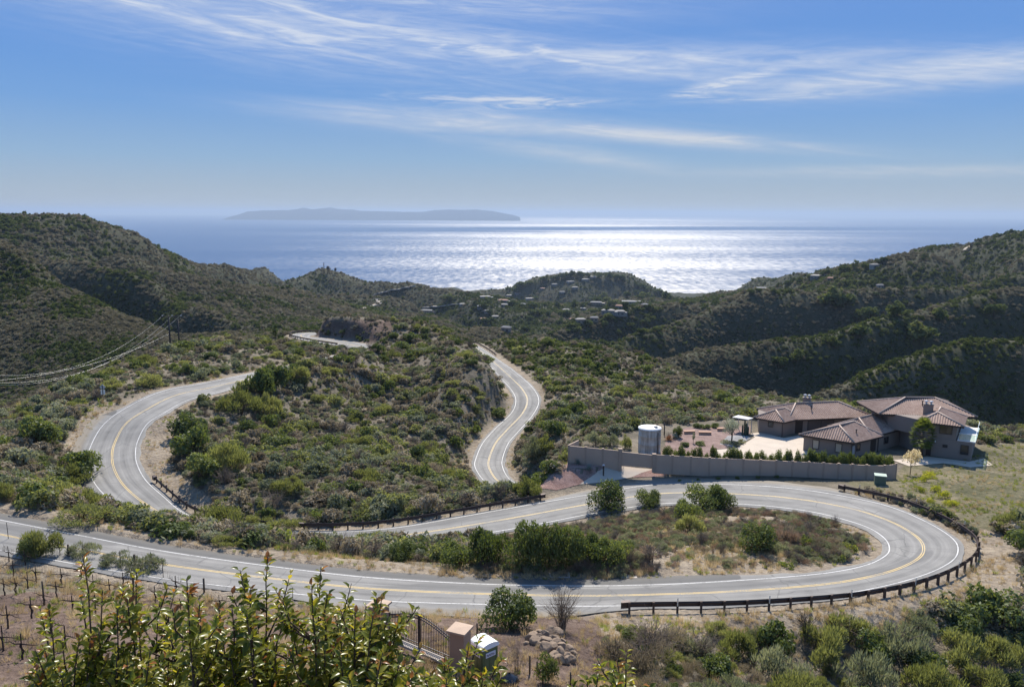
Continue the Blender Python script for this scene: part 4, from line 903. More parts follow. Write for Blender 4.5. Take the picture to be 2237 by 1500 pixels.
drape('gravel_ground', [(1168,1068),(1240,1013),(1322,1021),(1300,1036),(1266,1058),(1214,1071)], M_REDG, 0.05)
drape('driveway_path', [(1266,1058),(1300,1036),(1322,1021),(1356,1018),(1428,1025),(1401,1033),(1379,1043),(1312,1054)], M_CONC, 0.055)
drape('gravel_ground', [(1380,1043),(1401,1033),(1428,1025),(1470,1029),(1450,1040)], M_REDG, 0.05)
drape('courtyard_path', [(1556,1000),(1567,982),(1609,979),(1649,955),(1640,947),(1662,944),(1712,957),(1745,951),(1800,985),(1800,1012),(1700,1010)], M_CONC, 0.055, level=YARD_Z)
drape('driveway_path', [(1372,1012),(1382,1002),(1450,1004),(1446,1020)], M_CONC, 0.055, level=YARD_Z)
drape('gravel_ground', [(1440,996),(1462,950),(1500,934),(1640,930),(1638,947),(1607,978),(1565,981),(1552,999)], M_BRNG, 0.05, level=YARD_Z)
drape('gravel_ground', [(1572,970),(1590,952),(1630,950),(1640,957),(1606,977)], M_GRYG, 0.06, level=YARD_Z)
drape('terrace_path', [(1950,1005),(1985,1002),(2025,997),(2117,1008),(2150,1000),(2170,1012),(2120,1020),(2060,1012),(1985,1018)], M_CONC, 0.055, level=YARD_Z)

# ---------------------------------------------------------------- boundary wall, gate
M_WALLP = simple('taupe_stucco', (0.39, 0.30, 0.232), 0.9, 0.1, 0.12, 0.7, 0, 0.25, 20); M_WALLD = simple('taupe_post', (0.33, 0.255, 0.198), 0.9, 0.1, 0.12, 1.0)
def boundary_wall():
    base = np.array([at_level(u, v, YARD_Z) for u, v in ((1242,1011),(1354,1020),(1428,1025),(1549,1032),(1660,1037),(1765,1042),(1830,1046),(1891,1049),(1930,1050),(1955,1046))])
    hts = [2.9, 2.7, 2.45, 2.4, 2.4, 2.4, 2.4, 2.4, 2.4, 2.4]
    root = empty('boundary_wall', tuple(base[4]), 0, 'long taupe stucco wall curving along the road in front of the house', 'wall'); Mi = Matrix.Translation(-root.location)
    gate = empty('sliding_gate', tuple((base[1] + base[2]) / 2), 0, 'taupe solid sliding gate with light showing under it, by the pale driveway', 'gate'); Mg = Matrix.Translation(-gate.location)
    def pst(a, h, par, M, w=0.26):
        b = MB(); b.box((a[0], a[1], YARD_Z + h / 2 - 0.2), (w, w, h + 0.52), 0.0); b.box((a[0], a[1], YARD_Z + h + 0.09), (w + .1, w + .1, .06)); o = b.build('pillar' if w > .4 else 'post', M_WALLD, par); o.data.transform(M)
    for k, (a, b_) in enumerate(zip(base[:-1], base[1:])):
        h0, h1 = hts[k], hts[k + 1]; L = np.linalg.norm(b_ - a); n = max(1, int(round(L / 2.6)))
        for i in range(n):
            p, q = a + (b_ - a) * i / n, a + (b_ - a) * (i + 1) / n; g0, g1 = h0 + (h1 - h0) * i / n, h0 + (h1 - h0) * (i + 1) / n
            isg = k == 1; t = unit(q - p); nn = np.array([-t[1], t[0], 0]) * 0.09; zb = 0.26 if isg else -0.6
            b = MB(); vs = [x + np.array([0, 0, z]) for x, z in ((p - nn, zb), (q - nn, zb), (q + nn, zb), (p + nn, zb), (p - nn, g0 - (.12 if isg else 0)), (q - nn, g1 - (.12 if isg else 0)), (q + nn, g1 - (.12 if isg else 0)), (p + nn, g0 - (.12 if isg else 0)))]
            b.add(vs, [(0, 3, 2, 1), (4, 5, 6, 7), (0, 1, 5, 4), (2, 3, 7, 6), (0, 4, 7, 3), (1, 2, 6, 5)])
            o = b.build('gate_panel' if isg else 'wall_panel', M_WALLP, gate if isg else root); o.data.transform(Mg if isg else Mi)
            if not isg: pst(p, g0, root, Mi, 0.5 if (k == 2 and i == 0) else 0.26)
        if k == 8: pst(b_, h1, root, Mi)
    pst(base[1], 2.95, root, Mi, 0.52)
    # left return of the wall, back along the slope
    e = at_level(1264, 961, YARD_Z + 3.0); e[2] = YARD_Z; a = base[0]; b = MB(); b.bar(a + np.array([0, 0, 1.35]), e + np.array([0, 0, 1.3]), 0.18, 3.4); o = b.build('wall_panel', M_WALLP, root); o.data.transform(Mi)
    return base
WALL = boundary_wall()

# ---------------------------------------------------------------- the house
M_STUC = simple('house_stucco', (0.215, 0.18, 0.155), 0.9, 0.1, 0.12, 0.5, 0, 0.2, 25); M_TRIM = simple('dark_trim', (0.035, 0.028, 0.026), 0.6, 0.3, 0.2)
M_GLASS = None
def mat_glass():
    m, T = new_mat('window_glass'); pbsdf(T, (0.02, 0.025, 0.03), 0.08, 0.8); return m
M_GLASS = mat_glass(); M_SHADE = simple('window_blind', (0.42, 0.36, 0.27), 0.7, 0.2, 0.1)
def mat_tile():
    m, T = new_mat('roof_tile'); c = T.n('ShaderNodeTexCoord').outputs['Object']; n = T.noise(c, 2.6, 4, 0.75); n2 = T.noise(c, 0.35, 3, 0.6); n3 = T.noise(c, 14.0, 2, 0.6)
    pbsdf(T, T.ramp(T.m('ADD', T.m('MULTIPLY', n, .45), T.m('ADD', T.m('MULTIPLY', n2, .25), T.m('MULTIPLY', n3, .3))), [(0.36, (0.15, 0.095, 0.072)), (0.5, (0.275, 0.185, 0.142)), (0.64, (0.40, 0.295, 0.235))]), 0.8, 0.25); return m
M_TILE = mat_tile(); M_RIDGE = simple('ridge_tile', (0.36, 0.285, 0.235), 0.8, 0.25, 0.25, 4.0); M_CAP = simple('flue_cap', (0.55, 0.56, 0.58), 0.35, 0.5, 0.1)
house = empty('house', (60, 135, YARD_Z), 0, 'taupe stucco house with brown barrel-tile roofs, chimneys and a glass balcony', 'house'); HM = Matrix.Translation(-house.location)
def hpart(b, nm, mat, par=None):
    o = b.build(nm, mat, par or house); o.data.transform(HM); return o
def tile_face(b, poly, rows=0.19, amp=0.11, course=0.0):
    """barrel-tile rows running down a roof face; poly: eave edge first (two points), 3-D"""
    P3 = [np.array(p, float) for p in poly]; o = P3[0]; s = unit(P3[1] - P3[0]); nrm = unit(np.cross(P3[1] - P3[0], P3[2] - P3[0])); t = np.cross(nrm, s)
    q = np.array([((p - o) @ s, (p - o) @ t) for p in P3]); k0, k1 = q[:, 0].min(), q[:, 0].max(); n = max(2, int((k1 - k0) / rows)); ss = np.linspace(k0 + 1e-4, k1 - 1e-4, n + 1); lo = []; hi = []
    for x in ss:
        ts = []
        for i in range(len(q)):
            a, c = q[i], q[(i + 1) % len(q)]
            if (a[0] - x) * (c[0] - x) <= 0 and abs(a[0] - c[0]) > 1e-9: ts.append(a[1] + (c[1] - a[1]) * (x - a[0]) / (c[0] - a[0]))
        lo.append(min(ts)); hi.append(max(ts))
    vs = []; fs = []
    for i, x in enumerate(ss):
        h = nrm * (amp if i % 2 else 0.0)
        vs += [o + s * x + t * lo[i] + h, o + s * x + t * hi[i] + h]
    for i in range(n): fs.append((2 * i, 2 * i + 2, 2 * i + 3, 2 * i + 1))
    b.add(vs, fs)
def hip_roof(c, ze, r0, r1, zr, oh=0.0):
    """c: four eave corners (front-left, front-right, back-right, back-left), ridge ends r0 (left) r1 (right)"""
    E = [np.array([*p, ze]) for p in c]; A = np.array([*r0, zr]); B = np.array([*r1, zr]); b = MB()
    for poly in ((E[0], E[1], B, A), (E[1], E[2], B), (E[2], E[3], A, B), (E[3], E[0], A)): tile_face(b, poly)
    roof = hpart(b, 'roof', M_TILE)
    b = MB(); b.add([e + np.array([0, 0, -.02]) for e in E] + [e + np.array([0, 0, -.24]) for e in E], [(0, 4, 5, 1), (1, 5, 6, 2), (2, 6, 7, 3), (3, 7, 4, 0), (4, 7, 6, 5)]); hpart(b, 'fascia', M_TRIM, roof).parent = roof
    b = MB(); u_ = np.array([0, 0, .09])
    for p, q in ((E[0], A), (E[3], A), (E[1], B), (E[2], B), (A, B)):
        if np.linalg.norm(p - q) > .2: b.tube([p + u_, q + u_], 0.13, 6)
    hpart(b, 'ridge_cap', M_RIDGE, roof).parent = roof; return roof
def walls(poly, z0, z1, nm='wall'):
    b = MB(); b.prism(poly, z0, z1); return hpart(b, nm, M_STUC)
def opening(nm, p, q, z0, z1, glass, inset=0.0, frame=True):
    """window or door on the wall line p -> q (2-D, outside to the right of p->q)"""
    p, q = np.array(p, float), np.array(q, float); t = (q - p) / np.linalg.norm(q - p); n = np.array([t[1], -t[0]]); m = (p + q) / 2 + n * 0.03; L = np.linalg.norm(q - p); rz = math.atan2(t[1], t[0])
    b = MB(); b.box((m[0], m[1], (z0 + z1) / 2), (L, 0.04, z1 - z0), rz); o = hpart(b, nm, glass)
    if frame:
        b = MB(); f = m + n * 0.03
        for dx in (-L / 2, 0, L / 2) if L > 1.2 else (-L / 2, L / 2): b.box((f[0] + t[0] * dx, f[1] + t[1] * dx, (z0 + z1) / 2), (0.09, 0.07, z1 - z0 + .09), rz)
        for zz in (z0, z1): b.box((f[0], f[1], zz), (L - .09, 0.065, .09), rz)
        hpart(b, 'frame', M_TRIM, o).parent = o
    return o
Y = YARD_Z
lerp2 = lambda p, q, t: (p[0] + (q[0] - p[0]) * t, p[1] + (q[1] - p[1]) * t)
# left wing
Aw = [(45.3,142.6),(48.7,140.1),(51.4,142.1),(65.8,144.4),(65.0,151.0),(47.0,148.8)]
walls(Aw, Y - .3, Y + 2.75)
hip_roof([(50.2,141.2),(67.0,143.9),(66.0,152.0),(47.0,149.8)], Y + 2.72, (53.0,145.9), (61.5,147.4), Y + 4.75)
hip_roof([(48.8,139.3),(53.2,142.5),(49.0,146.6),(44.3,142.8)], Y + 2.78, (48.4,143.0), (50.6,144.6), Y + 4.15)
opening('window', lerp2(Aw[0], Aw[1], .42), lerp2(Aw[0], Aw[1], .62), Y + 1.45, Y + 2.35, M_GLASS)
opening('garage_door', lerp2(Aw[2], Aw[3], .03), lerp2(Aw[2], Aw[3], .13), Y - .1, Y + 2.3, M_TRIM, frame=False); opening('garage_door', lerp2(Aw[2], Aw[3], .2), lerp2(Aw[2], Aw[3], .55), Y - .1, Y + 2.3, simple('garage_panel', (0.10, 0.082, 0.076), 0.7))
opening('window', lerp2(Aw[2], Aw[3], .66), lerp2(Aw[2], Aw[3], .72), Y + 1.2, Y + 2.2, M_SHADE)
# front wing
Bw = [(49.5,131.4),(55.8,127.2),(62.0,131.2),(70.5,137.2),(66.0,143.6),(56.0,135.9)]
walls(Bw, Y - .3, Y + 2.82)
hip_roof([(55.9,126.4),(62.6,130.6),(55.6,136.6),(48.6,131.4)], Y + 2.80, (55.0,130.6), (58.6,133.3), Y + 4.62)
hip_roof([(60.4,129.9),(73.0,138.6),(67.6,145.6),(55.4,136.4)], Y + 2.88, (60.0,134.6), (69.8,141.4), Y + 4.85)
opening('window', lerp2(Bw[0], Bw[1], .20), lerp2(Bw[0], Bw[1], .33), Y + .7, Y + 2.2, M_SHADE); opening('window', lerp2(Bw[0], Bw[1], .68), lerp2(Bw[0], Bw[1], .81), Y + .7, Y + 2.2, M_SHADE)
opening('door', lerp2(Bw[1], Bw[2], .02), lerp2(Bw[1], Bw[2], .14), Y, Y + 2.1, simple('grey_door', (0.30, 0.33, 0.36), 0.5)); opening('window', lerp2(Bw[1], Bw[2], .2), lerp2(Bw[1], Bw[2], .32), Y + 1.0, Y + 2.2, M_GLASS); opening('door', lerp2(Bw[1], Bw[2], .72), lerp2(Bw[1], Bw[2], .92), Y - .1, Y + 2.2, M_TRIM, frame=False)
opening('window', lerp2(Bw[2], Bw[3], .18), lerp2(Bw[2], Bw[3], .30), Y + 1.0, Y + 2.1, M_GLASS)
# two-storey block
Cl = [(68.6,129.6),(74.9,125.9),(80.4,134.4),(79.4,143.0),(66.0,143.0)]
walls(Cl, Y - .5, Y + 3.1)
Cu = [(68.65,129.65),(72.9,127.2),(76.6,133.0),(78.6,142.0),(65.4,141.8),(65.2,135.0)]
walls(Cu, Y + 3.1, Y + 5.75)
hip_roof([(63.2,134.2),(79.2,132.4),(80.2,143.6),(63.2,143.2)], Y + 5.72, (69.4,138.0), (74.6,138.0), Y + 7.75)
hip_roof([(73.4,126.1),(77.6,132.6),(72.0,136.4),(67.8,129.4)], Y + 5.66, (71.4,130.6), (73.6,134.0), Y + 6.95)
opening('window', lerp2(Cu[0], Cu[1], .50), lerp2(Cu[0], Cu[1], .86), Y + 4.0, Y + 5.35, M_GLASS); opening('window', lerp2(Cl[0], Cl[1], .78), lerp2(Cl[0], Cl[1], .93), Y + 1.0, Y + 2.5, M_GLASS)
opening('door', lerp2(Cl[0], Cl[1], .10), lerp2(Cl[0], Cl[1], .20), Y, Y + 2.3, M_TRIM, frame=False); opening('vent_grille', lerp2(Cl[0], Cl[1], .42), lerp2(Cl[0], Cl[1], .52), Y + 1.7, Y + 2.2, M_TRIM, frame=False)
# balcony on the lower storey
bal = MB(); q = [(73.0,127.0),(75.2,125.6),(80.8,134.2),(78.4,135.4)]; bal.prism(q, Y + 3.11, Y + 3.30); bo = hpart(bal, 'balcony', simple('balcony_slab', (0.60, 0.58, 0.55), 0.6))
def mat_clear():
    m, T = new_mat('balcony_glass'); g = T.n('ShaderNodeBsdfGlossy', {'Color': (1, 1, 1), 'Roughness': 0.05}); t = T.n('ShaderNodeBsdfTransparent', {'Color': (0.72, 0.82, 0.80)}); x = T.n('ShaderNodeMixShader', {0: 0.12, 1: t, 2: g}); o = T.n('ShaderNodeOutputMaterial'); T.t.links.new(x.outputs[0], o.inputs[0]); return m
g = MB(); g.bar((73.2,127.0,Y+3.85),(75.15,125.75,Y+3.85),.03,1.0); g.bar((75.25,125.8,Y+3.85),(80.6,134.1,Y+3.85),.03,1.0); hpart(g, 'balcony_glass', mat_clear(), bo).parent = bo
g = MB(); g.bar((73.1,127.0,Y+4.38),(75.2,125.66,Y+4.38),.07,.06); g.bar((75.2,125.66,Y+4.38),(80.7,134.2,Y+4.38),.07,.06); hpart(g, 'balcony_rail', simple('rail_metal', (0.62, 0.63, 0.62), 0.4), bo).parent = bo
def chimney(x, y, z0, z1, w, flues):
    b = MB(); b.box((x, y, (z0 + z1) / 2), (w, .9, z1 - z0), rad(-30)); b.box((x, y, z1 + .05), (w + .2, 1.1, .1), rad(-30)); o = hpart(b, 'chimney', M_STUC)
    for k in range(flues):
        dx = (k - (flues - 1) / 2) * .75; b = MB(); b.lathe([(.16, 0), (.16, .38), (.30, .38), (.30, .50), (0.02, .58)], (x + dx * .87, y - dx * .5, z1 + .1), 12); hpart(b, 'flue_cap', M_CAP, o).parent = o
chimney(55.6, 147.2, Y + 3.5, Y + 5.5, 1.4, 2); chimney(71.1, 133.2, Y + 5.2, Y + 7.7, 1.5, 2)
b = MB(); b.lathe([(.03, -.15), (.09, 0), (.09, .18), (.03, .22)], (70.25, 128.55, Y + 2.5), 10); hpart(b, 'wall_lamp', M_CAP)
for x, y, z in ((57.5,129.6,3.9),(66.0,136.6,4.2),(66.8,137.6,4.2),(55.5,144.6,4.3),(71.5,136.0,7.3)):
    b = MB(); b.tube([(x, y, Y + z - .6), (x, y, Y + z + .25)], .09, 8); b.lathe([(.16, 0), (.16, .1), (.02, .16)], (x, y, Y + z + .25), 8); hpart(b, 'roof_vent', M_TRIM)
for p_, z0, z1 in (((48.75,140.0),0,2.7),((55.85,127.1),0,2.75),((62.0,131.1),0,2.75),((68.5,129.55),0,5.6)):
    b = MB(); b.tube([(p_[0], p_[1] - .08, Y + z0), (p_[0], p_[1] - .08, Y + z1)], .06, 6); hpart(b, 'downpipe', M_TRIM)
# patio cover at the left end
pc = empty('patio_cover', (43.2, 143.2, Y), 0, 'white patio cover with sloping roof panels at the left end of the house', 'patio cover'); PM = Matrix.Translation(-pc.location); M_WH = simple('white_metal', (0.34, 0.34, 0.33), 0.5, 0.4, 0.08)
b = MB(); b.add([(40.6,143.4,Y+2.62),(43.0,141.6,Y+2.62),(44.4,143.0,Y+2.58),(42.2,145.2,Y+2.58),(40.6,143.4,Y+2.72),(43.0,141.6,Y+2.72),(44.4,143.0,Y+2.68),(42.2,145.2,Y+2.68)], [(0,3,2,1),(4,5,6,7),(0,1,5,4),(1,2,6,5),(2,3,7,6),(3,0,4,7)]); o = b.build('roof_panel', M_WH, pc); o.data.transform(PM)
for x, y in ((40.9,143.6),(43.0,141.6),(44.1,143.0),(42.3,145.2)):
    b = MB(); b.box((x, y, Y + 1.2), (.12, .12, 2.5)); o = b.build('post', M_WH, pc); o.data.transform(PM)

# ---------------------------------------------------------------- garden things
def mat_tank():
    m, T = new_mat('tank_shell'); c = T.n('ShaderNodeTexCoord').outputs['Object']; n = T.noise(T.vm('MULTIPLY', c, (2.2, 2.2, 0.22)), 1.0, 5, 0.65); n2 = T.noise(c, 0.9, 4, 0.6)
    b = pbsdf(T, T.ramp(T.m('ADD', T.m('MULTIPLY', n, .65), T.m('MULTIPLY', n2, .35)), [(0.36, (0.21, 0.185, 0.155)), (0.52, (0.42, 0.385, 0.335)), (0.66, (0.58, 0.545, 0.49))]), 0.85, 0.1); return m
M_TANK = mat_tank()
tp = at_level(1418, 985, Y); tank = empty('water_tank', tuple(tp), 0, 'pale streaked cylindrical water tank behind the boundary wall', 'water tank')
b = MB(); b.lathe([(1.86, -.2), (1.9, 0), (1.86, .06), (1.86, 1.4), (1.89, 1.45), (1.86, 1.5), (1.86, 2.8), (1.89, 2.85), (1.86, 2.9), (1.86, 4.05)], (0, 0, 0), 40); b.build('shell', M_TANK, tank)
b = MB(); b.lathe([(1.95, 4.0), (1.95, 4.12), (1.2, 4.26), (.4, 4.36), (0.01, 4.38)], (0, 0, 0), 40); b.build('roof', simple('tank_roof', (0.62, 0.61, 0.58), 0.6, 0.3, 0.1), tank)
b = MB(); b.lathe([(.32, 4.28), (.32, 4.48), (.01, 4.5)], (.9, -.5, 0), 14); b.build('hatch', M_TANK, tank)
b = MB(); b.tube([(1.1, -1.62, .0), (1.1, -1.62, 3.6), (1.0, -1.4, 3.8)], .05, 6); b.tube([(1.3, -1.5, 0), (1.3, -1.5, 4.1)], .035, 6); b.build('pipe', M_TRIM, tank)
M_BENCH = simple('tan_block', (0.46, 0.29, 0.195), 0.85, 0.1, 0.15, 2.0)
for u, v, w, rz, lb in ((1506,947,2.1,.12,'leftmost tan block bench on the brown gravel'),(1540,949,2.3,-.05,'middle tan block bench on the brown gravel'),(1576,941,1.6,.0,'rearmost tan block bench beside the grey-leaved tree')):
    p = at_level(u, v, Y); e = empty('garden_bench', tuple(p), rz, lb, 'bench', 'tan block benches')
    b = MB(); b.box((0, 0, .52), (w, .62, .12)); b.build('seat_slab', M_BENCH, e, bevel=.02); b = MB(); b.box((0, 0, .23), (w - .14, .5, .46)); b.build('base', M_BENCH, e)
def post_thing(nm, u, v, h, r, lb, mat, level=Y, cat='post'):
    p = at_level(u, v, level) if level is not None else ground_at(u, v); b = MB(); b.tube([(0, 0, -.3), (.01, 0, h * .5), (0, .01, h)], [r, r * .95, r * .85], 8); o = b.build(nm, mat); o.location = tuple(p); return tag(o, lb, cat)
post_thing('wooden_post', 1451, 950, 2.3, .11, 'dark wooden post standing beside the water tank', M_TRIM)
# grey olive tree, cactus, young tree
def small_tree(nm, u, v, h, w, lb, mat, seed, n=1500, ln=.09, wd=.035, trunk=.07, level=Y, low=0.25, cat='tree', bark=M_BARK, hh=.8):
    p = at_level(u, v, level) if level is not None else ground_at(u, v); e = empty(nm, tuple(p), 0, lb, cat); rng = np.random.default_rng(seed)
    b = MB(); b.tube([(0, 0, -.2), (.05, 0, h * .3), (0, .05, h * .62)], [trunk * 1.2, trunk, trunk * .5], 7)
    for i in range(9):
        a = rng.random() * 6.28; q = np.array([0, .02, h * (.25 + .03 * i)]); b.tube([q, q + np.array([math.cos(a) * w * .22, math.sin(a) * w * .22, h * .16]), q + np.array([math.cos(a) * w * .40, math.sin(a) * w * .40, h * .38])], [trunk * .5, trunk * .35, trunk * .15], 5)
    b.build('trunk', bark, e); co, f, lv = crown(seed, n, ln / (w * .5), wd / (w * .5), hh, 10, .8, .35, .3, .36); co = co * np.array([w * .5, w * .5, (h * (1 - low)) / (hh * 1.0)]) + np.array([0, 0, h * low]); link(bpy.data.objects.new('crown', mesh_np('crown', co, f, [mat], attrs={'lv': lv})), e); return e
ML_OLV = mat_leaf('silver_leaf', [(0.15, (0.10, 0.115, 0.085)), (0.5, (0.16, 0.175, 0.135)), (0.85, (0.24, 0.25, 0.20))], 0.4, 0.03, tcol=(1.1, 1.1, .8))
ML_PALE = mat_leaf('pale_leaf', [(0.15, (0.22, 0.18, 0.11)), (0.5, (0.38, 0.32, 0.20)), (0.85, (0.55, 0.47, 0.32))], 0.45, 0.0, tcol=(1.1, 1.05, .8))
small_tree('olive_tree', 1598, 966, 4.9, 4.2, 'grey-leaved olive tree in the gravel garden', ML_OLV, 71, 2600, .16, .05, .12)
small_tree('young_tree', 1988, 1036, 4.4, 3.6, 'slender young tree with pale dry leaves in front of the house', ML_PALE, 72, 700, .26, .12, .05, None, .38)
small_tree('young_tree', 1514, 968, 2.2, .9, 'thin staked sapling on the brown gravel', ML_SAGE, 73, 120, .12, .05, .035)
def cactus(u, v, lb):
    e = empty('column_cactus', tuple(at_level(u, v, Y)), 0, lb, 'cactus'); M = simple('cactus_skin', (0.035, 0.055, 0.035), 0.7, 0.2, 0.2)
    for dx, dy, h in ((0, 0, 2.9), (.35, .1, 2.3), (-.35, .05, 2.0), (.1, -.3, 1.6), (.65, 0, 1.7)):
        b = MB(); n = 10; vs = []
        for z in np.linspace(-.1, h, 8):
            r = .15 * (1 if z < h * .9 else .6)
            for k in range(n * 2): vs.append((dx + r * (1 if k % 2 else .8) * math.cos(k * math.pi / n), dy + r * (1 if k % 2 else .8) * math.sin(k * math.pi / n), z))
        fs = [(i * 20 + k, i * 20 + (k + 1) % 20, i * 20 + 20 + (k + 1) % 20, i * 20 + 20 + k) for i in range(7) for k in range(20)] + [tuple(range(140, 160))]; b.add(vs, fs); b.build('stem', M, e)
cactus(1626, 951, 'clump of dark column cacti by the patio cover')
def rosette(nm, u, v, r, lb, mat, n=34, level=None, group=None, z=None, cat='agave'):
    p = ground_at(u, v) if level is None else at_level(u, v, level); rng = np.random.default_rng(int(u)); e = empty(nm, tuple(p), rng.random() * 6, lb, cat, group); b = MB()
    for i in range(n):
        a = i * 2.4; t = .15 + 1.25 * (1 - i / n); L = r * (.75 + .3 * rng.random()); d = np.array([math.cos(a) * math.sin(t), math.sin(a) * math.sin(t), math.cos(t)]); s = np.array([-math.sin(a), math.cos(a), 0]); upn = np.cross(d, s)
        q = [d * .05, d * L * .4 + s * r * .07 + upn * .02, d * L - upn * L * .08 * math.sin(t), d * L * .4 - s * r * .07 + upn * .02, d * L * .4 - upn * .03]
        b.add(q, [(0, 1, 4), (1, 2, 4), (2, 3, 4), (3, 0, 4)])
    b.build('leaves', mat, e); return e
M_AGAVE = simple('agave_leaf', (0.19, 0.235, 0.20), 0.6, 0.2, 0.2); M_YUC = simple('dry_palm_leaf', (0.34, 0.19, 0.095), 0.7, 0.2, 0.3)
for u, v, lb in ((1263,1013,'leftmost blue-grey agave on the red gravel'),(1287,1027,'large agave standing farthest forward on the red gravel'),(1312,1014,'agave on the red gravel close to the lamp post')): rosette('agave', u, v, 1.15, lb, M_AGAVE, group='agaves on the red gravel')
rosette('dry_palm', 1461, 962, 1.5, 'orange-brown dry palm beside the water tank', M_YUC, 40, Y, cat='palm'); rosette('yucca', 1474, 958, 1.3, 'pale spiky yucca beside the dry palm', M_AGAVE, 40, Y, cat='yucca')
for u, v, lb in ((1318,1040,'lamp post on the pale driveway in front of the wall'),(1452,1033,'lamp post beside the right end of the gate')):
    p = ground_at(u, v); e = empty('path_lamp', tuple(p), 0, lb, 'lamp', 'driveway lamps'); b = MB(); b.box((0, 0, .7), (.20, .20, 1.9)); b.build('post', M_TRIM, e); b = MB(); b.box((0, 0, 1.72), (.34, .34, .12)); b.box((0, 0, 1.80), (.26, .26, .05)); b.build('lamp_head', M_CAP, e)
p = ground_at(1922, 1056); e = empty('utility_cabinet', tuple(p), rad(-20), 'green metal utility cabinet at the right end of the wall', 'cabinet'); M_UTIL = simple('green_cabinet', (0.115, 0.15, 0.105), 0.6, 0.3, 0.1)
b = MB(); b.box((0, 0, .58), (1.5, 1.2, 1.3)); b.build('body', M_UTIL, e); b = MB(); b.box((0, 0, 1.28), (1.62, 1.32, .12)); b.build('lid', simple('green_lid', (0.32, 0.38, 0.30), 0.5), e); b = MB(); b.box((0, -.62, .6), (.7, .04, 1.0)); b.build('door', M_UTIL, e)
# hedge plants behind the wall
def along(u0, u1, n, back):
    out = []
    for u in np.linspace(u0, u1, n):
        q = pix(WALL); v = np.interp(u, q[:, 0], q[:, 1]); p = at_level(u, v, Y); p = p + unit(np.array([p[0], p[1], 0])) * back; out.append(p)
    return out
random.seed(5)
for i, p in enumerate(along(1458, 1765, 25, 1.3) + along(1774, 1942, 19, 1.4)):
    j = random.random(); big = i >= 25
    shrub('sumac', p[0] + .2 * (j - .5), p[1], (1.15 if not big else 1.2) * (.85 + .3 * j), (3.35 if not big else 3.7) * (.9 + .25 * random.random()), 'young dark green hedge plant in the row behind the boundary wall', 'hedge plants behind the wall', YARD_Z, name='hedge_plant', cat='hedge plant')
for i, p in enumerate(along(1262, 1352, 8, 1.4)):
    j = random.random(); shrub('sumac', p[0], p[1], .8, 2.3 * (.9 + .2 * j), 'leafy hedge plant behind the tall left end of the boundary wall', 'hedge plants at the left end of the wall', YARD_Z, name='hedge_plant', cat='hedge plant')
for k, u, v, w, h, lb in (('sage',1300,972,46,44,'blue-grey bush behind the left end of the wall'),('sage',1332,974,46,42,'blue-grey bush beside the water tank side of the wall'),('olive',1366,980,26,36,'yellow-green shrub left of the water tank'),('sage',1606,973,26,16,'low grey shrub under the olive tree'),('sage',1620,968,20,14,'low grey shrub beside the olive tree'),('sage',1585,968,24,14,'low grey-green shrub left of the olive tree'),
    ('dark',1481,956,20,26,'dark shrub beside the yucca'),('dark',1497,974,22,12,'low dark shrub on the brown gravel'),('dark',1530,972,24,10,'low dark cushion shrub behind the hedge'),('dark',1525,934,24,12,'low round shrub behind the leftmost bench on the garden edge'),('dark',1542,936,20,12,'low round shrub behind the middle bench on the garden edge'),('dark',1562,934,20,12,'low round shrub left of the rearmost bench on the garden edge')):
    q = at_level(u, v, Y); s = F / pix(q)[2]; shrub(k, q[0], q[1], w / s / 1.7, h / s, lb, 'garden shrubs', Y)
for i, u in enumerate((1482,1523,1566,1607,1652,1693)):
    q = at_level(u, 1033 + i, Y); shrub('dark', q[0], q[1] - .9, .42, .5, 'small dark plant at the foot of the boundary wall', 'small plants along the wall foot', None)
# palm by the house
def palm():
    p = at_level(2012, 996, Y); e = empty('fan_palm', tuple(p), 0, 'bushy fan palm standing against the house', 'palm tree'); b = MB(); b.tube([(0, 0, -.3), (.05, 0, 2.0), (0, 0, 4.6)], [.26, .22, .2], 10); b.build('trunk', M_BARK, e); rng = np.random.default_rng(4); cs = []
    for i in range(74):
        a = i * 2.4; t = .15 + 2.25 * (i / 74); L = 1.75; z0 = 4.7 - 1.7 * (i / 74); d = np.array([math.cos(a) * math.sin(t), math.sin(a) * math.sin(t), math.cos(t)]); c = np.array([0, 0, z0]) + d * L * .75; s = np.array([-math.sin(a), math.cos(a), 0]); up_ = np.cross(d, s)
        k = 13; th = np.linspace(-1.2, 1.2, k); ax = d[None] * np.cos(th)[:, None] + s[None] * np.sin(th)[:, None]; cs.append(leaves(rng, c + ax * .48 - np.array([0, 0, .12]) * np.abs(th)[:, None], np.tile(up_, (k, 1)) + rng.normal(size=(k, 3)) * .1, .98, .15, ax - np.array([0, 0, .25])))
    co, f, lv = join_parts(*cs); link(bpy.data.objects.new('fronds', mesh_np('fronds', co, f, [ML_HERB], attrs={'lv': lv})), e)
palm()
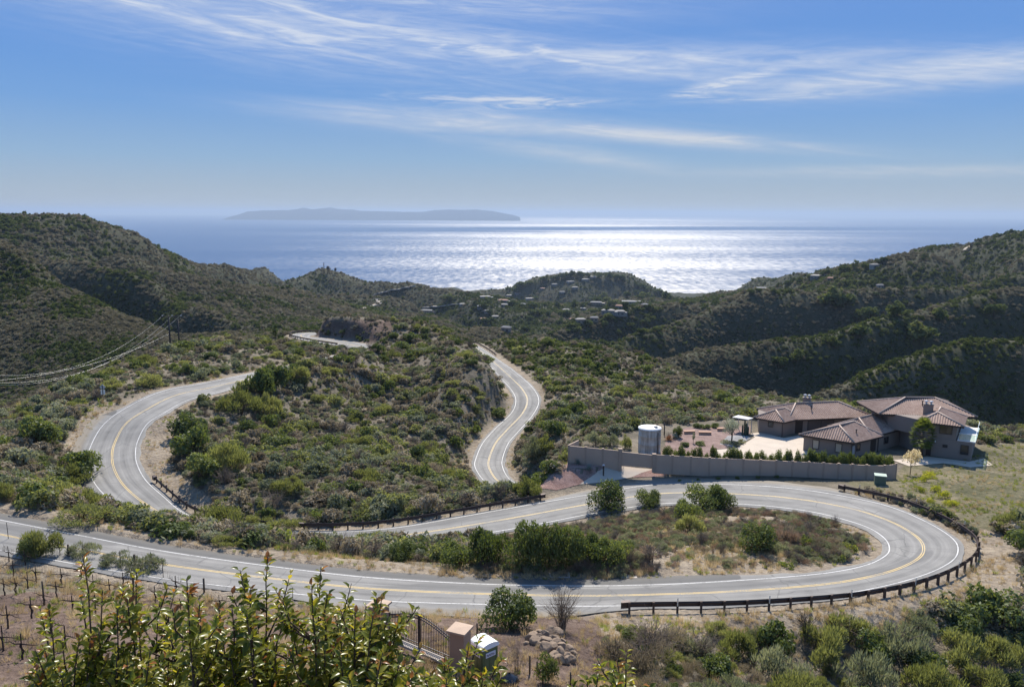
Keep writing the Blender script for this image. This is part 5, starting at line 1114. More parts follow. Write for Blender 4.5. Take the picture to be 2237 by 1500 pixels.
# ---------------------------------------------------------------- utility poles and wires
M_WIRE = simple('bright_wire', (0.62, 0.61, 0.57), 0.45, 0.5, 0.0, metal=0.3)
pp_ = [P(372, 752, 232), P(392, 755, 233)]
for i, (q, u) in enumerate(zip(pp_, (370, 390))):
    e = empty('utility_pole', (q[0], q[1], float(hz(q[0], q[1]))), 0, ('left wooden utility pole on the spur, carrying the wires', 'right wooden utility pole on the spur, slightly shorter')[i], 'utility pole', 'paired utility poles')
    top = P(u, 689 + 8 * i, pix(q)[2])[2] - e.location.z
    b = MB(); b.tube([(0, 0, -1), (0, 0, top)], [.27, .19], 8); b.build('pole', M_TRIM, e)
    if i == 0:
        b = MB(); b.box((1.0, -.2, top - .1), (6.0, .16, .18)); b.build('crossarm', M_TRIM, e)
        for x in (-1.7, 1.1, 3.7): b = MB(); b.lathe([(.05, 0), (.12, .1), (.06, .2), (.12, .3), (.03, .4)], (x, -.2, top), 8); b.build('insulator', M_WIRE, e)
for lb, a, c in (('upper left power line sagging over the valley', (358, 687, 237), (-330, 740, 150)), ('middle power line sagging over the valley', (379, 687, 237), (-330, 770, 150)), ('right-hand power line sagging over the valley', (397, 686, 238), (-330, 772, 150)), ('lowest power line, hung below the others', (371, 728, 237), (-330, 830, 150))):
    A, C_ = P(*a), P(*c); t = np.linspace(0, 1, 60)[:, None]; sag = {687: 12.0, 686: 12.0, 728: 5.5}[a[1]] + (0.6 if a[0] == 379 else 0); q = A + (C_ - A) * t; q[:, 2] -= (4 * sag * t * (1 - t))[:, 0]
    b = MB(); b.tube(list(q), .018, 5, False); tag(b.build('power_line', M_WIRE), lb, 'power line', 'power lines')
# road sign seen from behind
q = ground_at(226, 876); e = empty('road_sign', tuple(q), 0.1, 'road sign seen from behind, diamond and rectangle on one post beside the far bend', 'road sign'); M_SIGNB = simple('sign_back', (0.42, 0.43, 0.42), 0.5, 0.4, 0.1)
b = MB(); b.box((0, 0, 1.4), (.09, .09, 3.4)); b.build('post', M_POST, e); b = MB(); b.box((0, .07, 1.75), (.8, .03, .95)); b.build('plate', simple('pale_plate', (0.72, 0.72, 0.66), .5), e); b = MB(); b.box((0, .07, 2.75), (.85, .03, .85), rot=Matrix.Rotation(rad(45), 3, 'Y')); b.build('plate', M_SIGNB, e)
# things lying on the island verge
for u, v, lb in ((1364,1257,'pale concrete slab nearer the frame on the island verge'),(1382,1258,'pale concrete slab farther from the frame on the island verge')):
    q = ground_at(u, v); b = MB(); b.box((0, 0, .03), (.75, 1.1, .1)); o = b.build('concrete_slab', simple('slab_concrete', (0.42, 0.36, 0.30), .9), bevel=.015); o.location = tuple(q); tag(o, lb, 'slab')
q = ground_at(1222, 1254); b = MB()
for c, d in (((0, -.75, .05), (1.9, .1, .08)), ((0, .75, .05), (1.9, .1, .08)), ((-.9, 0, .05), (.1, 1.4, .08)), ((.9, 0, .05), (.1, 1.4, .08))): b.box(c, d)
o = b.build('cover_frame', simple('frame_concrete', (0.33, 0.30, 0.28), .9)); o.location = tuple(q); tag(o, 'rectangular concrete frame set in the shaded verge below the clump', 'utility cover')

# ---------------------------------------------------------------- entrance gate, pillars, toilet, rocks
M_IRON = simple('wrought_iron', (0.030, 0.020, 0.022), 0.45, 0.5, 0.2); M_PILL = simple('tan_stucco', (0.33, 0.22, 0.155), 0.9, 0.1, 0.12, 1.5, 0, 0.2, 25); M_PCAP = simple('pillar_cap', (0.38, 0.28, 0.205), 0.8, 0.2, 0.12)
gl, gr_ = P(851, 1400, 49.0), P(989, 1430, 46.0); gl[2] = gr_[2] = (gl[2] + gr_[2]) / 2; gd = unit(gr_ - gl); GA = math.atan2(gd[1], gd[0]); GL = float(np.linalg.norm(gr_ - gl))
near_gate = (np.hypot(GX - (gl[0] + gr_[0]) / 2, GY - (gl[1] + gr_[1]) / 2))
gt = empty('entrance_gate', tuple(gl), GA, 'arched wrought-iron double gate between tan pillars', 'gate'); M_THR = simple('gate_sill', (0.30, 0.26, 0.22), .9)
hgt = lambda x: 1.50 + 0.62 * math.sin(math.pi * min(max(x / GL, 0), 1)) ** 1.3
for s in (0, 1):
    x0, x1 = (0.05, GL / 2 - .03) if s == 0 else (GL / 2 + .03, GL - .05); xs = np.linspace(x0, x1, 16); b = MB()
    for off in (-.10, -.28): b.tube([(x, 0, hgt(x) + off) for x in xs], .040, 5)
    for z in (.10, .26): b.bar((x0, 0, z), (x1, 0, z), .045, .045)
    for x in (x0, x1): b.box((x, 0, (hgt(x) + .05) / 2), (.07, .06, hgt(x)))
    fr = b.build('gate_leaf', M_IRON, gt); b = MB(); n = 19
    for k in range(1, n):
        x = x0 + (x1 - x0) * k / n; h = hgt(x); b.tube([(x, 0, .06), (x, 0, h + .02)], .018, 4); b.tube([(x, 0, h + .02), (x, 0, h + .16)], [.02, .003], 4)
    for k in range(0, n):
        x = x0 + (x1 - x0) * (k + .5) / n
        for zc_, rr in ((hgt(x) - .19, .07), (.18, .065)): b.tube([(x + rr * math.cos(t), 0, zc_ + rr * math.sin(t)) for t in np.linspace(0, 6.283, 9)], .009, 3, False)
    br = b.build('bars', M_IRON, fr)
b = MB(); b.box((GL / 2, -.05, 1.05), (.16, .09, 2.1)); b.build('meeting_post', M_IRON, gt); b = MB(); b.box((GL / 2, -.15, -.06), (GL + .3, .5, .14)); b.build('sill', M_THR, gt)
for k, (x, h, lb) in enumerate(((-.85, 1.8, 'left tan stucco gate pillar, mostly behind leaves'), (GL + .55, 2.25, 'right tan stucco gate pillar with a pale square cap'))):
    q = gl + gd * x; e = empty('gate_pillar', (q[0], q[1], gl[2] - .1), GA + rad(12), lb, 'pillar', 'gate pillars'); b = MB(); b.box((0, 0, h / 2 - .3), (.92, .92, h + .6)); b.build('shaft', M_PILL, e, bevel=.02)
    b = MB(); b.box((0, 0, h + .05), (1.16, 1.16, .12)); b.add([(-.58, -.58, h + .11), (.58, -.58, h + .11), (.58, .58, h + .11), (-.58, .58, h + .11), (0, 0, h + .16)], [(0, 1, 4), (1, 2, 4), (2, 3, 4), (3, 0, 4)]); b.build('cap', M_PCAP, e)
def toilet():
    q = ground_at(1058, 1489); q = P(1058, 1487, 46.2); e = empty('portable_toilet', tuple(q), 0, 'green portable toilet with a white domed roof beside the gate pillar', 'portable toilet')
    R = Matrix.Rotation(rad(43), 3, 'Z'); G = simple('green_plastic', (0.125, 0.155, 0.075), 0.5, 0.35, 0.06); w = 1.12
    c = np.array([-.08, .80]); e.rotation_euler = (0, 0, rad(40))
    e.location = Vector(q) + Vector((-.02, .78, -.22))
    b = MB(); b.box((0, 0, 1.08), (w, w, 2.06)); b.build('body', G, e, bevel=.03)
    for sgn, ax in ((-1, 0), (-1, 1)):
        b = MB()
        for t in (-.44, 0.0, .44): b.box((t, -w / 2 - .012, 1.0) if ax else (-w / 2 - .012, t, 1.0), (.05, .03, 1.75) if ax else (.03, .05, 1.75))
        b.build('rib', G, e)
    b = MB(); b.box((0, 0, .06), (w + .1, w + .1, .12)); b.build('skid', M_BLACK, e)
    Wm = simple('white_plastic', (0.80, 0.80, 0.80), 0.45, 0.4, 0.05); b = MB(); b.box((0, 0, 2.13), (w + .12, w + .12, .07)); n = 12; vs = []; L = w / 2 + .05
    for y in (-L, L):
        for k in range(n + 1): t = math.pi * k / n; vs.append((-math.cos(t) * L, y, 2.16 + .27 * math.sin(t) ** .8))
    b.add(vs, [(k, k + 1, n + 2 + k, n + 1 + k) for k in range(n)] + [tuple(range(n + 1)), tuple(range(n + 1, 2 * n + 2))[::-1]]); b.build('roof', Wm, e)
    LB = simple('label_white', (0.66, 0.66, 0.72), .5, .3, .05); INK = simple('label_ink', (0.045, 0.045, 0.09), .6)
    for f in (0, 1):
        b = MB(); b.box((0, -w / 2 - .036, 1.72) if f else (-w / 2 - .036, 0, 1.72), (.72, .016, .30) if f else (.016, .72, .30)); lab = b.build('label', LB, e); b = MB(); rng = random.Random(3); x = -.28
        while x < .26:        # blurred dark letters, as unreadable as in the photograph
            ww = rng.choice((.045, .06, .05)); hh = .13
            if not -.03 < x < .03:
                for dx, dz, sx, sz in ((0, 0, .018, hh), (ww * .6, rng.choice((.05, -.05, 0)), ww, .022), (ww * .6, rng.choice((.05, -.05)), ww, .022)):
                    b.box((x + dx, -w / 2 - .049, 1.71 + dz) if f else (-w / 2 - .049, -(x + dx), 1.71 + dz), (sx, .006, sz) if f else (.006, sx, sz))
            x += ww + .03
        b.build('lettering', INK, lab)
toilet()
def rock_mesh(seed):
    rng = np.random.default_rng(seed); bm = bmesh.new(); bmesh.ops.create_icosphere(bm, subdivisions=3, radius=1.0); cuts = unit(rng.normal(size=(9, 3))); dc = .62 + .25 * rng.random(9)
    for v in bm.verts:
        p = np.array(v.co)
        for c, d in zip(cuts, dc):
            k = p @ c
            if k > d: p = p - c * (k - d) * .97
        v.co = p * (1 + .025 * rng.normal())
    me = bpy.data.meshes.new('boulder'); bm.to_mesh(me); bm.free(); me.materials.append(M_ROCK); return me
M_ROCK = simple('sandstone', (0.215, 0.160, 0.115), 0.9, 0.1, 0.3, 2.5, 0, 0.5, 12)
RM = [rock_mesh(i) for i in range(6)]; rng = np.random.default_rng(12)
rocks = [(1165,1385,13),(1178,1380,11),(1190,1384,14),(1203,1378,15),(1212,1392,13),(1170,1398,14),(1184,1396,12),(1197,1400,15),(1216,1404,14),(1228,1412,13),(1240,1418,14),(1208,1412,13),(1192,1412,15),(1180,1406,11),(1222,1424,15),(1236,1430,15),(1247,1424,13),(1210,1428,13),(1202,1436,12),(1220,1438,14),(1236,1440,13),(1156,1392,10),(1246,1438,12),(1228,1400,12),(1214,1382,16),(1176,1388,10),(1150,1402,8),(1255,1432,9)]
for i, (u, v, r) in enumerate(rocks):
    q = ground_at(u, v + r * .5); s = F / pix(q)[2]; R_ = r / s * .95; o = link(bpy.data.objects.new('boulder', RM[i % 6])); o.location = (q[0], q[1], q[2] + R_ * .35); o.scale = R_ * (.8 + .45 * rng.random(3)); o.rotation_euler = rng.random(3) * 6; tag(o, 'tan boulder in the rock pile below the big roadside bush', 'boulder', 'boulders in the rock pile')
def bare_shrub(u, v, w, h, lb, n=46, r=.022, group=None, mat=None, leaf=None):
    q = ground_at(u, v); s = F / pix(q)[2]; e = empty('bare_shrub', tuple(q), 0, lb, 'shrub', group); b = twigs(int(u), n, 1.0, .55, r / (h / s), 5, .15); o = b.build('branches', mat or M_TWIG, e); o.scale = (w / s / 1.1, w / s / 1.1, h / s); return e
bare_shrub(1228, 1376, 92, 98, 'tall leafless shrub beside the big roadside bush', 60)
bare_shrub(975, 1188, 26, 22, 'dead black twig beside the tall clump', 5, .03, mat=M_TRIM)
bare_shrub(1420, 1228, 70, 50, 'leafless thin shrub on the dry island', 30); bare_shrub(600, 1110, 60, 44, 'leafless grey shrub on the knoll foot', 30); bare_shrub(1130, 1470, 70, 90, 'leafless weeds beside the portable toilet', 24, .012); bare_shrub(735, 1095, 50, 40, 'leafless thin shrub on the knoll foot slope', 24)
bare_shrub(1760, 1395, 60, 70, 'dead twiggy bush in the gully shadow', 24, .03, mat=M_TRIM); bare_shrub(1420, 1440, 120, 90, 'grey leafless bush on the slope below the guardrail end', 60); bare_shrub(1530, 1450, 100, 80, 'grey leafless bush at the gully head', 50)
small_tree('conifer_sapling', 1185, 1490, 1.9, 2.0, 'small dark green sapling beside the stakes', ML_DARK, 75, 900, .16, .05, .05, None, .12)
q = ground_at(1113, 1496); b = MB(); b.lathe([(.0, 0), (.38, .02), (.46, .2), (.36, .42), (.12, .52), (.05, .6)], (0, 0, 0), 14); o = b.build('rubbish_bag', simple('black_bag', (0.012, 0.012, 0.014), .22, .6, .3)); o.location = tuple(q); o.data.transform(Matrix.Scale(1.25, 4)); tag(o, 'black plastic rubbish bag lying beside the toilet', 'bag')
for u, v, h, lb in ((1157,1472,1.15,'weathered wooden stake right of the toilet'),(1173,1474,.85,'thin stake beside the weathered wooden stake'),(1042,1383,.75,'small stake behind the gate pillar'),(1246,1496,.8,'short stake at the bottom edge below the boulders')): post_thing('wooden_stake', u, v, h, .055, lb, M_BARK, None, 'stake')

# ---------------------------------------------------------------- vineyard and roadside fence
def vine_mesh(seed):
    rng = np.random.default_rng(seed); b = MB(); x = 0.0; pts = [(0, 0, -.15)]
    for z in (.2, .45, .7, .85): pts.append((.05 * rng.normal(), .05 * rng.normal(), z))
    b.tube(pts, [.055, .05, .045, .045, .05], 6)
    for s in (-1, 1):
        arm = [pts[-1]] + [(s * (.3 * k), .04 * rng.normal(), .85 + .05 * rng.normal()) for k in (1, 2, 3)]; b.tube(arm, [.045, .035, .028, .018], 5)
        for k in range(7):
            t = .15 + .13 * k; p = np.array([s * t, 0, .87]); b.tube([p, p + np.array([.08 * rng.normal(), .06 * rng.normal(), .2]), p + np.array([.16 * rng.normal(), .12 * rng.normal(), .35 + .35 * rng.random()])], [.010, .008, .004], 3, False)
    o = b.build('vine', M_VINE); me = o.data; bpy.data.objects.remove(o); return me
M_VINE = simple('vine_wood', (0.060, 0.042, 0.034), 0.9, 0.1, 0.3, 8.0); VMS = [vine_mesh(i) for i in range(5)]
b = MB(); b.box((0, 0, .62), (.045, .045, 1.6)); o_ = b.build('stake', M_VINE); STK = o_.data; bpy.data.objects.remove(o_)
b = MB(); b.tube([(0, 0, -.2), (0, 0, 1.9)], .06, 8); o_ = b.build('stake', M_BARK); STKB = o_.data; bpy.data.objects.remove(o_)
vines = [(20,1226,0),(55,1234,0),(36,1300,0),(62,1285,0),(97,1322,1),(18,1372,0),(124,1308,0),(135,1276,0),(80,1272,0),(205,1290,0),(240,1300,0),(160,1345,0),(112,1392,0),(8,1420,0),(340,1316,0),(365,1306,0),(300,1330,0),(420,1320,0),(210,1340,0),(50,1440,0),(30,1258,0),(270,1285,0),(480,1335,0),(145,1420,0),(70,1350,0),(395,1345,0),(10,1300,0),(180,1260,0),(290,1276,0),(385,1292,0),(550,1345,0),(620,1350,0)]
for i, (u, v, big) in enumerate(vines):
    q = ground_at(u, v); e = empty('grapevine', tuple(q), rad(-18 + random.uniform(-14, 14)), 'bare grapevine on the tallest wooden stake in the vineyard' if big else 'leafless dark grapevine on a thin stake in the bare soil', 'grapevine', None if big else 'bare grapevines')
    k = link(bpy.data.objects.new('vine', VMS[i % 5]), e); k.scale = (1, 1, .9 + .3 * random.random()); link(bpy.data.objects.new('stake', STKB if big else STK), e)
def fence_line():
    T_ = [(19,1180,1),(132,1216,1),(149,1218,0),(265,1245,1),(295,1240,0),(357,1264,1),(446,1294,0),(535,1312,1),(640,1326,1)]; ps = [ground_at(u, v) for u, v, _ in T_]
    root = empty('wire_fence', tuple(ps[3]), 0, 'sagging wire fence of thin metal and wooden posts along the vineyard road', 'fence'); M = Matrix.Translation(-root.location)
    for q, (u, v, mt) in zip(ps, T_):
        b = MB(); h = 1.75 if mt else 1.25; b.tube([q + np.array([0, 0, -.3]), q + np.array([random.uniform(-.08, .08), 0, h])], .028 if mt else .085, 6); o = b.build('post', M_TRIM if mt else M_BARK, root); o.data.transform(M)
    b = MB()
    for a, c in zip(ps[:-1], ps[1:]):
        for h in (.3, .65, 1.0, 1.3): b.tube([a + np.array([0, 0, h]), (a + c) / 2 + np.array([0, 0, h - .05]), c + np.array([0, 0, h])], .007, 3, False)
    o = b.build('wire', simple('fence_wire', (0.22, 0.21, 0.20), .5, .4, 0, metal=.4), root); o.data.transform(M)
fence_line()

# ---------------------------------------------------------------- laurel sumac in front of the camera
def mat_fg(name, stops, trans):
    m, T = new_mat(name); lv = T.n('ShaderNodeAttribute', attribute_name='lv').outputs['Fac']; pos = T.n('ShaderNodeNewGeometry').outputs['Position']; n = T.noise(pos, 22.0, 3, .6)
    col = T.ramp(T.m('ADD', T.m('MULTIPLY', lv, .75), T.m('MULTIPLY', n, .25)), stops); d = T.n('ShaderNodeBsdfDiffuse', {'Color': col}); t = T.n('ShaderNodeBsdfTranslucent', {'Color': T.mix(1.0, col, (1.5, 1.35, .45), 'MULTIPLY')}); s = T.n('ShaderNodeMixShader', {0: trans, 1: d, 2: t})
    g = T.n('ShaderNodeBsdfGlossy', {'Color': (1, 1, 1), 'Roughness': .28}); fr = T.m('ADD', T.m('MULTIPLY', T.n('ShaderNodeFresnel', {'IOR': 1.42}).outputs[0], .16), 0.008); s = T.n('ShaderNodeMixShader', {0: fr, 1: s, 2: g}); o = T.n('ShaderNodeOutputMaterial'); T.t.links.new(s.outputs[0], o.inputs[0]); return m
MF_G = mat_fg('sumac_leaf', [(0.1, (0.060, 0.088, 0.016)), (0.4, (0.135, 0.160, 0.028)), (0.7, (0.235, 0.235, 0.040)), (0.95, (0.34, 0.28, 0.05))], .6); MF_R = mat_fg('young_sumac_leaf', [(0.1, (0.22, 0.085, 0.030)), (0.5, (0.30, 0.13, 0.045)), (0.9, (0.26, 0.19, 0.05))], .5)
M_SBARK = simple('sumac_bark', (0.060, 0.042, 0.034), .8, .2, .4, 30.0)
def folded(rng, c, ax, nrm, ln, wd, fold=.32, droop=.18):
    """pointed leaves folded along the midrib and curving down at the tip: 9 vertices, 8 triangles as 4 quads"""
    n = len(c); ax = unit(ax); nrm = unit(nrm - ax * (nrm * ax).sum(1, keepdims=True)); s = np.cross(nrm, ax); ln = np.asarray(ln)[:, None]; wd = np.asarray(wd)[:, None]
    def pt(t, w, dz): return c + ax * ln * t + s * wd * w + nrm * (np.abs(w) * wd * fold * 2 - ln * dz)
    v = [pt(0, 0, 0), pt(.30, .46, .02), pt(.30, 0, .02), pt(.30, -.46, .02), pt(.68, .36, droop * .5), pt(.68, 0, droop * .5), pt(.68, -.36, droop * .5), pt(1.0, 0, droop * 1.3)]
    co = np.stack(v, 1).reshape(-1, 3); q = np.array([(0, 2, 1, 1), (0, 3, 2, 2), (1, 2, 5, 4), (2, 3, 6, 5), (4, 5, 7, 7), (5, 6, 7, 7)])
    tri = np.array([(0, 2, 1), (0, 3, 2), (1, 2, 5), (1, 5, 4), (2, 3, 6), (2, 6, 5), (4, 5, 7), (5, 6, 7)])
    f = (tri[None] + (np.arange(n) * 8)[:, None, None]).reshape(-1, 3); return co, f, np.repeat(rng.random(n), 8)
def sumac_bush(seed, tips, Z0, lb, root_u, leafscale=1.0):
    rng = np.random.default_rng(seed); base = P(root_u, 1500, Z0 + .35); base[2] = float(hz(base[0], base[1])) - .1; e = empty('laurel_sumac', tuple(base), 0, lb, 'shrub', 'laurel sumac bushes in front'); b = MB(); Ls = []; Rs = []
    def leafy(pts, dens, young):
        pts = np.array(pts); s = np.r_[0, np.cumsum(np.linalg.norm(np.diff(pts, axis=0), axis=1))]; n = max(3, int(s[-1] * dens)); t = np.sort(rng.random(n)) * s[-1]; c = np.stack([np.interp(t, s, pts[:, k]) for k in range(3)], 1); tg = unit(np.stack([np.interp(np.minimum(t + .03, s[-1]), s, pts[:, k]) for k in range(3)], 1) - np.stack([np.interp(np.maximum(t - .03, 0), s, pts[:, k]) for k in range(3)], 1))
        a = np.arange(n) * 2.4 + rng.random() * 6; o = unit(np.stack([np.cos(a), np.sin(a), 0.15 * rng.normal(size=n)], 1)); o = unit(o - tg * (o * tg).sum(1, keepdims=True)); fr = t / s[-1]
        ax = unit(o + tg * (0.30 + .75 * fr[:, None]) + rng.normal(size=(n, 3)) * .22 + np.array([0, 0, -.15])); nr = unit(tg + np.array([0, 0, .7]) - o * .2 + rng.normal(size=(n, 3)) * .3)
        ln = (.080 - .026 * fr ** 2) * (.75 + .5 * rng.random(n)) * leafscale; wd = ln * .56
        m = (fr > .80) & (rng.random(n) < young)
        for msk, acc in ((~m, Ls), (m, Rs)):
            if msk.any(): acc.append(folded(rng, c[msk] + ax[msk] * .012, ax[msk], nr[msk], ln[msk], wd[msk]))
        for p0, d in zip(c, ax): b.tube([p0, p0 + d * .014], [.0022, .0016], 3, False)
    for k, (u, v) in enumerate(tips):
        tip = P(u, v, Z0 + rng.uniform(-.55, .55)); r0 = base + np.array([rng.uniform(-.12, .12), rng.uniform(-.1, .1), 0]); mid = r0 * .45 + tip * .55 + np.array([rng.uniform(-.16, .16), rng.uniform(-.12, .12), .05]); t = np.linspace(0, 1, 14)[:, None]
        main = r0 * (1 - t) ** 2 + 2 * mid * t * (1 - t) + tip * t * t + np.c_[np.cumsum(rng.normal(size=(14, 2)) * .008, 0), np.zeros(14)]; L = np.linalg.norm(tip - r0); b.tube(list(main), list(np.linspace(.020, .0035, 14)), 6)
        leafy(main[-4:], 66, .30)
        for j in range(rng.integers(8, 13)):
            i = int(rng.integers(6, 12)); q0 = main[i]; d = unit(main[min(i + 1, 13)] - main[i - 1]); a = rng.random() * 6.28; sd = np.array([math.cos(a), math.sin(a) * .8, 0]); q2 = q0 + d * (.25 + .3 * rng.random()) + sd * (.14 + .2 * rng.random()); q2[2] = min(q2[2], max(tip[2] - .08, q0[2] + .05)); q1 = (q0 + q2) / 2 + sd * .06
            br = [q0, q0 * .5 + q1 * .5, q1, q1 * .4 + q2 * .6, q2]; b.tube(br, [.008, .007, .006, .004, .0025], 5); leafy(br[1:], 62, .16)
    Mi = Matrix.Translation(-e.location); o = b.build('branches', M_SBARK, e); o.data.transform(Mi)
    for acc, nm, mt in ((Ls, 'leaves', MF_G), (Rs, 'young_leaves', MF_R)):
        if acc:
            co, f, lv = join_parts(*acc); link(bpy.data.objects.new(nm, mesh_np(nm, co - np.array(base), f, [mt], attrs={'lv': lv})), e)
    return e
sumac_bush(1, [(185,1212),(120,1330),(90,1420),(160,1400),(225,1295),(60,1470),(140,1470),(200,1400)], 5.6, 'laurel sumac with the tall orange-tipped shoot on its left, lowest at the picture edge', 150)
sumac_bush(2, [(295,1262),(240,1330),(340,1300),(300,1360),(260,1420),(330,1420),(380,1380)], 5.9, 'dense laurel sumac in front of the vineyard stakes', 300)
sumac_bush(3, [(400,1262),(440,1310),(480,1330),(420,1380),(500,1400),(460,1440),(370,1330)], 5.5, 'laurel sumac between the vineyard and the two tall shoots', 440)
sumac_bush(4, [(590,1210),(540,1280),(510,1320),(560,1350),(620,1400),(570,1430),(530,1400)], 5.4, 'laurel sumac with a tall bright shoot standing against the road', 560)
sumac_bush(5, [(708,1232),(660,1280),(690,1330),(640,1340),(720,1400),(680,1420),(650,1440)], 5.7, 'laurel sumac with the tall reddish shoot leaning right', 670)
sumac_bush(6, [(812,1306),(838,1312),(800,1325),(775,1335),(822,1345),(842,1345),(740,1330),(800,1390),(835,1425),(760,1410),(850,1415)], 5.6, 'laurel sumac covering the left gate pillar', 790)
sumac_bush(7, [(890,1476),(930,1474),(970,1478),(1015,1412),(1034,1450),(1050,1474),(990,1482)], 5.3, 'low yellowish laurel sumac in front of the gate and toilet', 970)
sumac_bush(8, [(1325,1456),(1350,1440),(1310,1478),(1365,1480)], 5.6, 'single leafy laurel sumac sprig at the bottom edge below the boulders', 1335)
# ---------------------------------------------------------------- far roads, houses, trees, masts
M_TRACK = simple('pale_track', (0.30, 0.26, 0.215), 0.9, 0.1, 0.15, 0.2)
def track(name, px, w):
    c = catmull(np.array(px, float), 6); p = np.array([ground_at(u, v, 300, 3200) for u, v in c]); k = np.r_[True, np.linalg.norm(np.diff(p, axis=0), axis=1) > .5]; p = p[k]
    t = unit(np.gradient(p, axis=0) * [1, 1, 0]); n = np.c_[-t[:, 1], t[:, 0], np.zeros(len(t))]; A, B_ = p + n * w / 2, p - n * w / 2
    z = np.maximum(np.maximum(hz(A[:, 0], A[:, 1]), hz(B_[:, 0], B_[:, 1])), p[:, 2]) + .35; A[:, 2] = z; B_[:, 2] = z; C_ = np.concatenate([A, B_, A - [0, 0, 1.6], B_ - [0, 0, 1.6]]); m = len(p); i = np.arange(m - 1)
    f = np.concatenate([np.stack([i, i + 1, i + 1 + m, i + m], 1), np.stack([i + m, i + 1 + m, i + 1 + 3 * m, i + 3 * m], 1), np.stack([i, i + 2 * m, i + 1 + 2 * m, i + 1], 1)]); tag(link(bpy.data.objects.new(name, mesh_np(name, C_, f, [M_TRACK]))), kind='structure')
track('far_road', [(905,624),(888,630),(860,637),(838,642),(817,646)], 9); track('far_road', [(819,648),(826,656),(829,662),(820,667),(800,672),(782,675)], 9)
track('far_road', [(683,711),(705,706),(735,703)], 9); track('far_road', [(805,683),(835,683)], 9); track('far_road', [(925,674),(965,672),(1010,665)], 8); track('far_road', [(2110,548),(2118,540)], 9)
_d = lambda c: tuple(x * .45 for x in c)
M_FW = [simple('far_white_wall', _d((0.5, 0.49, 0.46)), .8), simple('far_tan_wall', (0.26, 0.21, 0.17), .8), simple('far_grey_wall', (0.19, 0.19, 0.19), .8)]; M_FR = [simple('far_red_roof', (0.22, 0.11, 0.075), .8), simple('far_grey_roof', _d((0.24, 0.24, 0.25)), .8), simple('far_pale_roof', _d((0.42, 0.39, 0.36)), .8)]
M_FWIN = simple('far_window', (0.03, 0.035, 0.05), .2, .6)
hs = [(1279,612,16),(1296,607,14),(1246,617,16),(1212,623,14),(1160,655,22),(1132,643,12),(1113,647,14),(1060,653,22),(1099,661,20),(1102,669,14),(1052,674,18),(1066,683,15),(1056,700,14),(1082,695,14),(933,683,26),(1328,686,26),(1354,688,20),(1379,663,40),(1352,674,14),(1302,665,24),(1251,701,14),(1268,706,20),(1298,700,16),(1236,680,14),(1106,724,9),(1408,671,14),(1273,677,12),(1668,633,30),(1786,609,28),(1814,613,12),(1911,586,20),(1922,629,12),(1806,604,10),(1228,640,12),(1256,630,12),(1186,632,12),(1142,668,12),(1010,668,12)]
rng = np.random.default_rng(21)
for i, (u, v, w) in enumerate(hs):
    q = ground_at(u, v, 500, 3000); s = F / pix(q)[2]; Wd = max(w / s, 7.0); D = Wd * .6; hh = 3.4 if w < 18 else 4.6; wm = int(rng.integers(0, 3)); rm = int(rng.integers(0, 3)); where = 'on the far right ridge' if u > 1500 else ('on the wooded coastal hill' if v < 660 and u > 1030 else 'among trees in the far canyon')
    look = ('white', 'tan', 'grey')[wm] + (' house with a red roof ', ' house with a grey roof ', ' house with a pale roof ')[rm]
    e = empty('far_house', (q[0], q[1], q[2] - .8), rng.uniform(-.5, .5), 'small ' + look + where, 'house', 'houses ' + where)
    b = MB(); b.box((0, 0, hh / 2), (Wd, D, hh + 1.6)); 
    if w >= 18: b.box((Wd * .55, D * .1, hh * .35), (Wd * .5, D * .8, hh * .7 + 1.6))
    b.build('wall', M_FW[wm], e); z = hh + .8
    b = MB(); x, y = Wd / 2 + .6, D / 2 + .6; rh = 1.4 if w != 40 else .5; b.add([(-x, -y, z), (x, -y, z), (x, y, z), (-x, y, z), (-x * .6, 0, z + rh), (x * .6, 0, z + rh)], [(0, 1, 5, 4), (1, 2, 5), (2, 3, 4, 5), (3, 0, 4), (3, 2, 1, 0)]); b.build('roof', M_FR[rm], e)
    b = MB(); n = max(2, int(Wd / 4))
    for k in range(n): b.box((-Wd / 2 + Wd * (k + .5) / n, -D / 2 - .05, hh * .55), (Wd / n * .5, .1, 1.3))
    b.build('window', M_FWIN, e)
FT = [lmesh('far_crown', crown(400 + i, 420, .30, .19, 1.35, 9, .8, .55, .3, .38), ML_FARD) for i in range(4)]; CT = [lmesh('far_conifer', crown(420 + i, 300, .26, .15, 2.6, 9, .45, .5, .3, .38), ML_FARD) for i in range(2)]
b = MB(); b.tube([(0, 0, -.3), (0, 0, .8)], [.07, .04], 6); o_ = b.build('trunk', M_BARK); TRK = o_.data; bpy.data.objects.remove(o_)
def far_tree(u, v, hpx, conifer, lb, grp):
    q = ground_at(u, v, 150, 3100); s = F / pix(q)[2]; h = max(hpx / s, 2.5); e = empty('tree', tuple(q), random.random() * 6, lb, 'tree', grp); R_ = h / (2.5 if conifer else 1.35)
    c = link(bpy.data.objects.new('crown', random.choice(CT if conifer else FT)), e); c.scale = (R_ * 1.1, R_ * 1.1, R_); c.location = (0, 0, .10 * h); t = link(bpy.data.objects.new('trunk', TRK), e); t.scale = (R_, R_, R_)
hill = [(x, np.interp(x, [1100,1150,1200,1250,1300,1350,1400,1440,1475], [637,622,609,602,602,609,626,641,657]) + 3) for x in list(range(1105, 1475, 10))]
for i, (u, v) in enumerate(hill): far_tree(u + rng.uniform(-4, 4), v + rng.uniform(0, 2), rng.uniform(9, 16), rng.random() < .3, 'dark tree on the skyline of the coastal hill', 'trees on the coastal hill skyline')
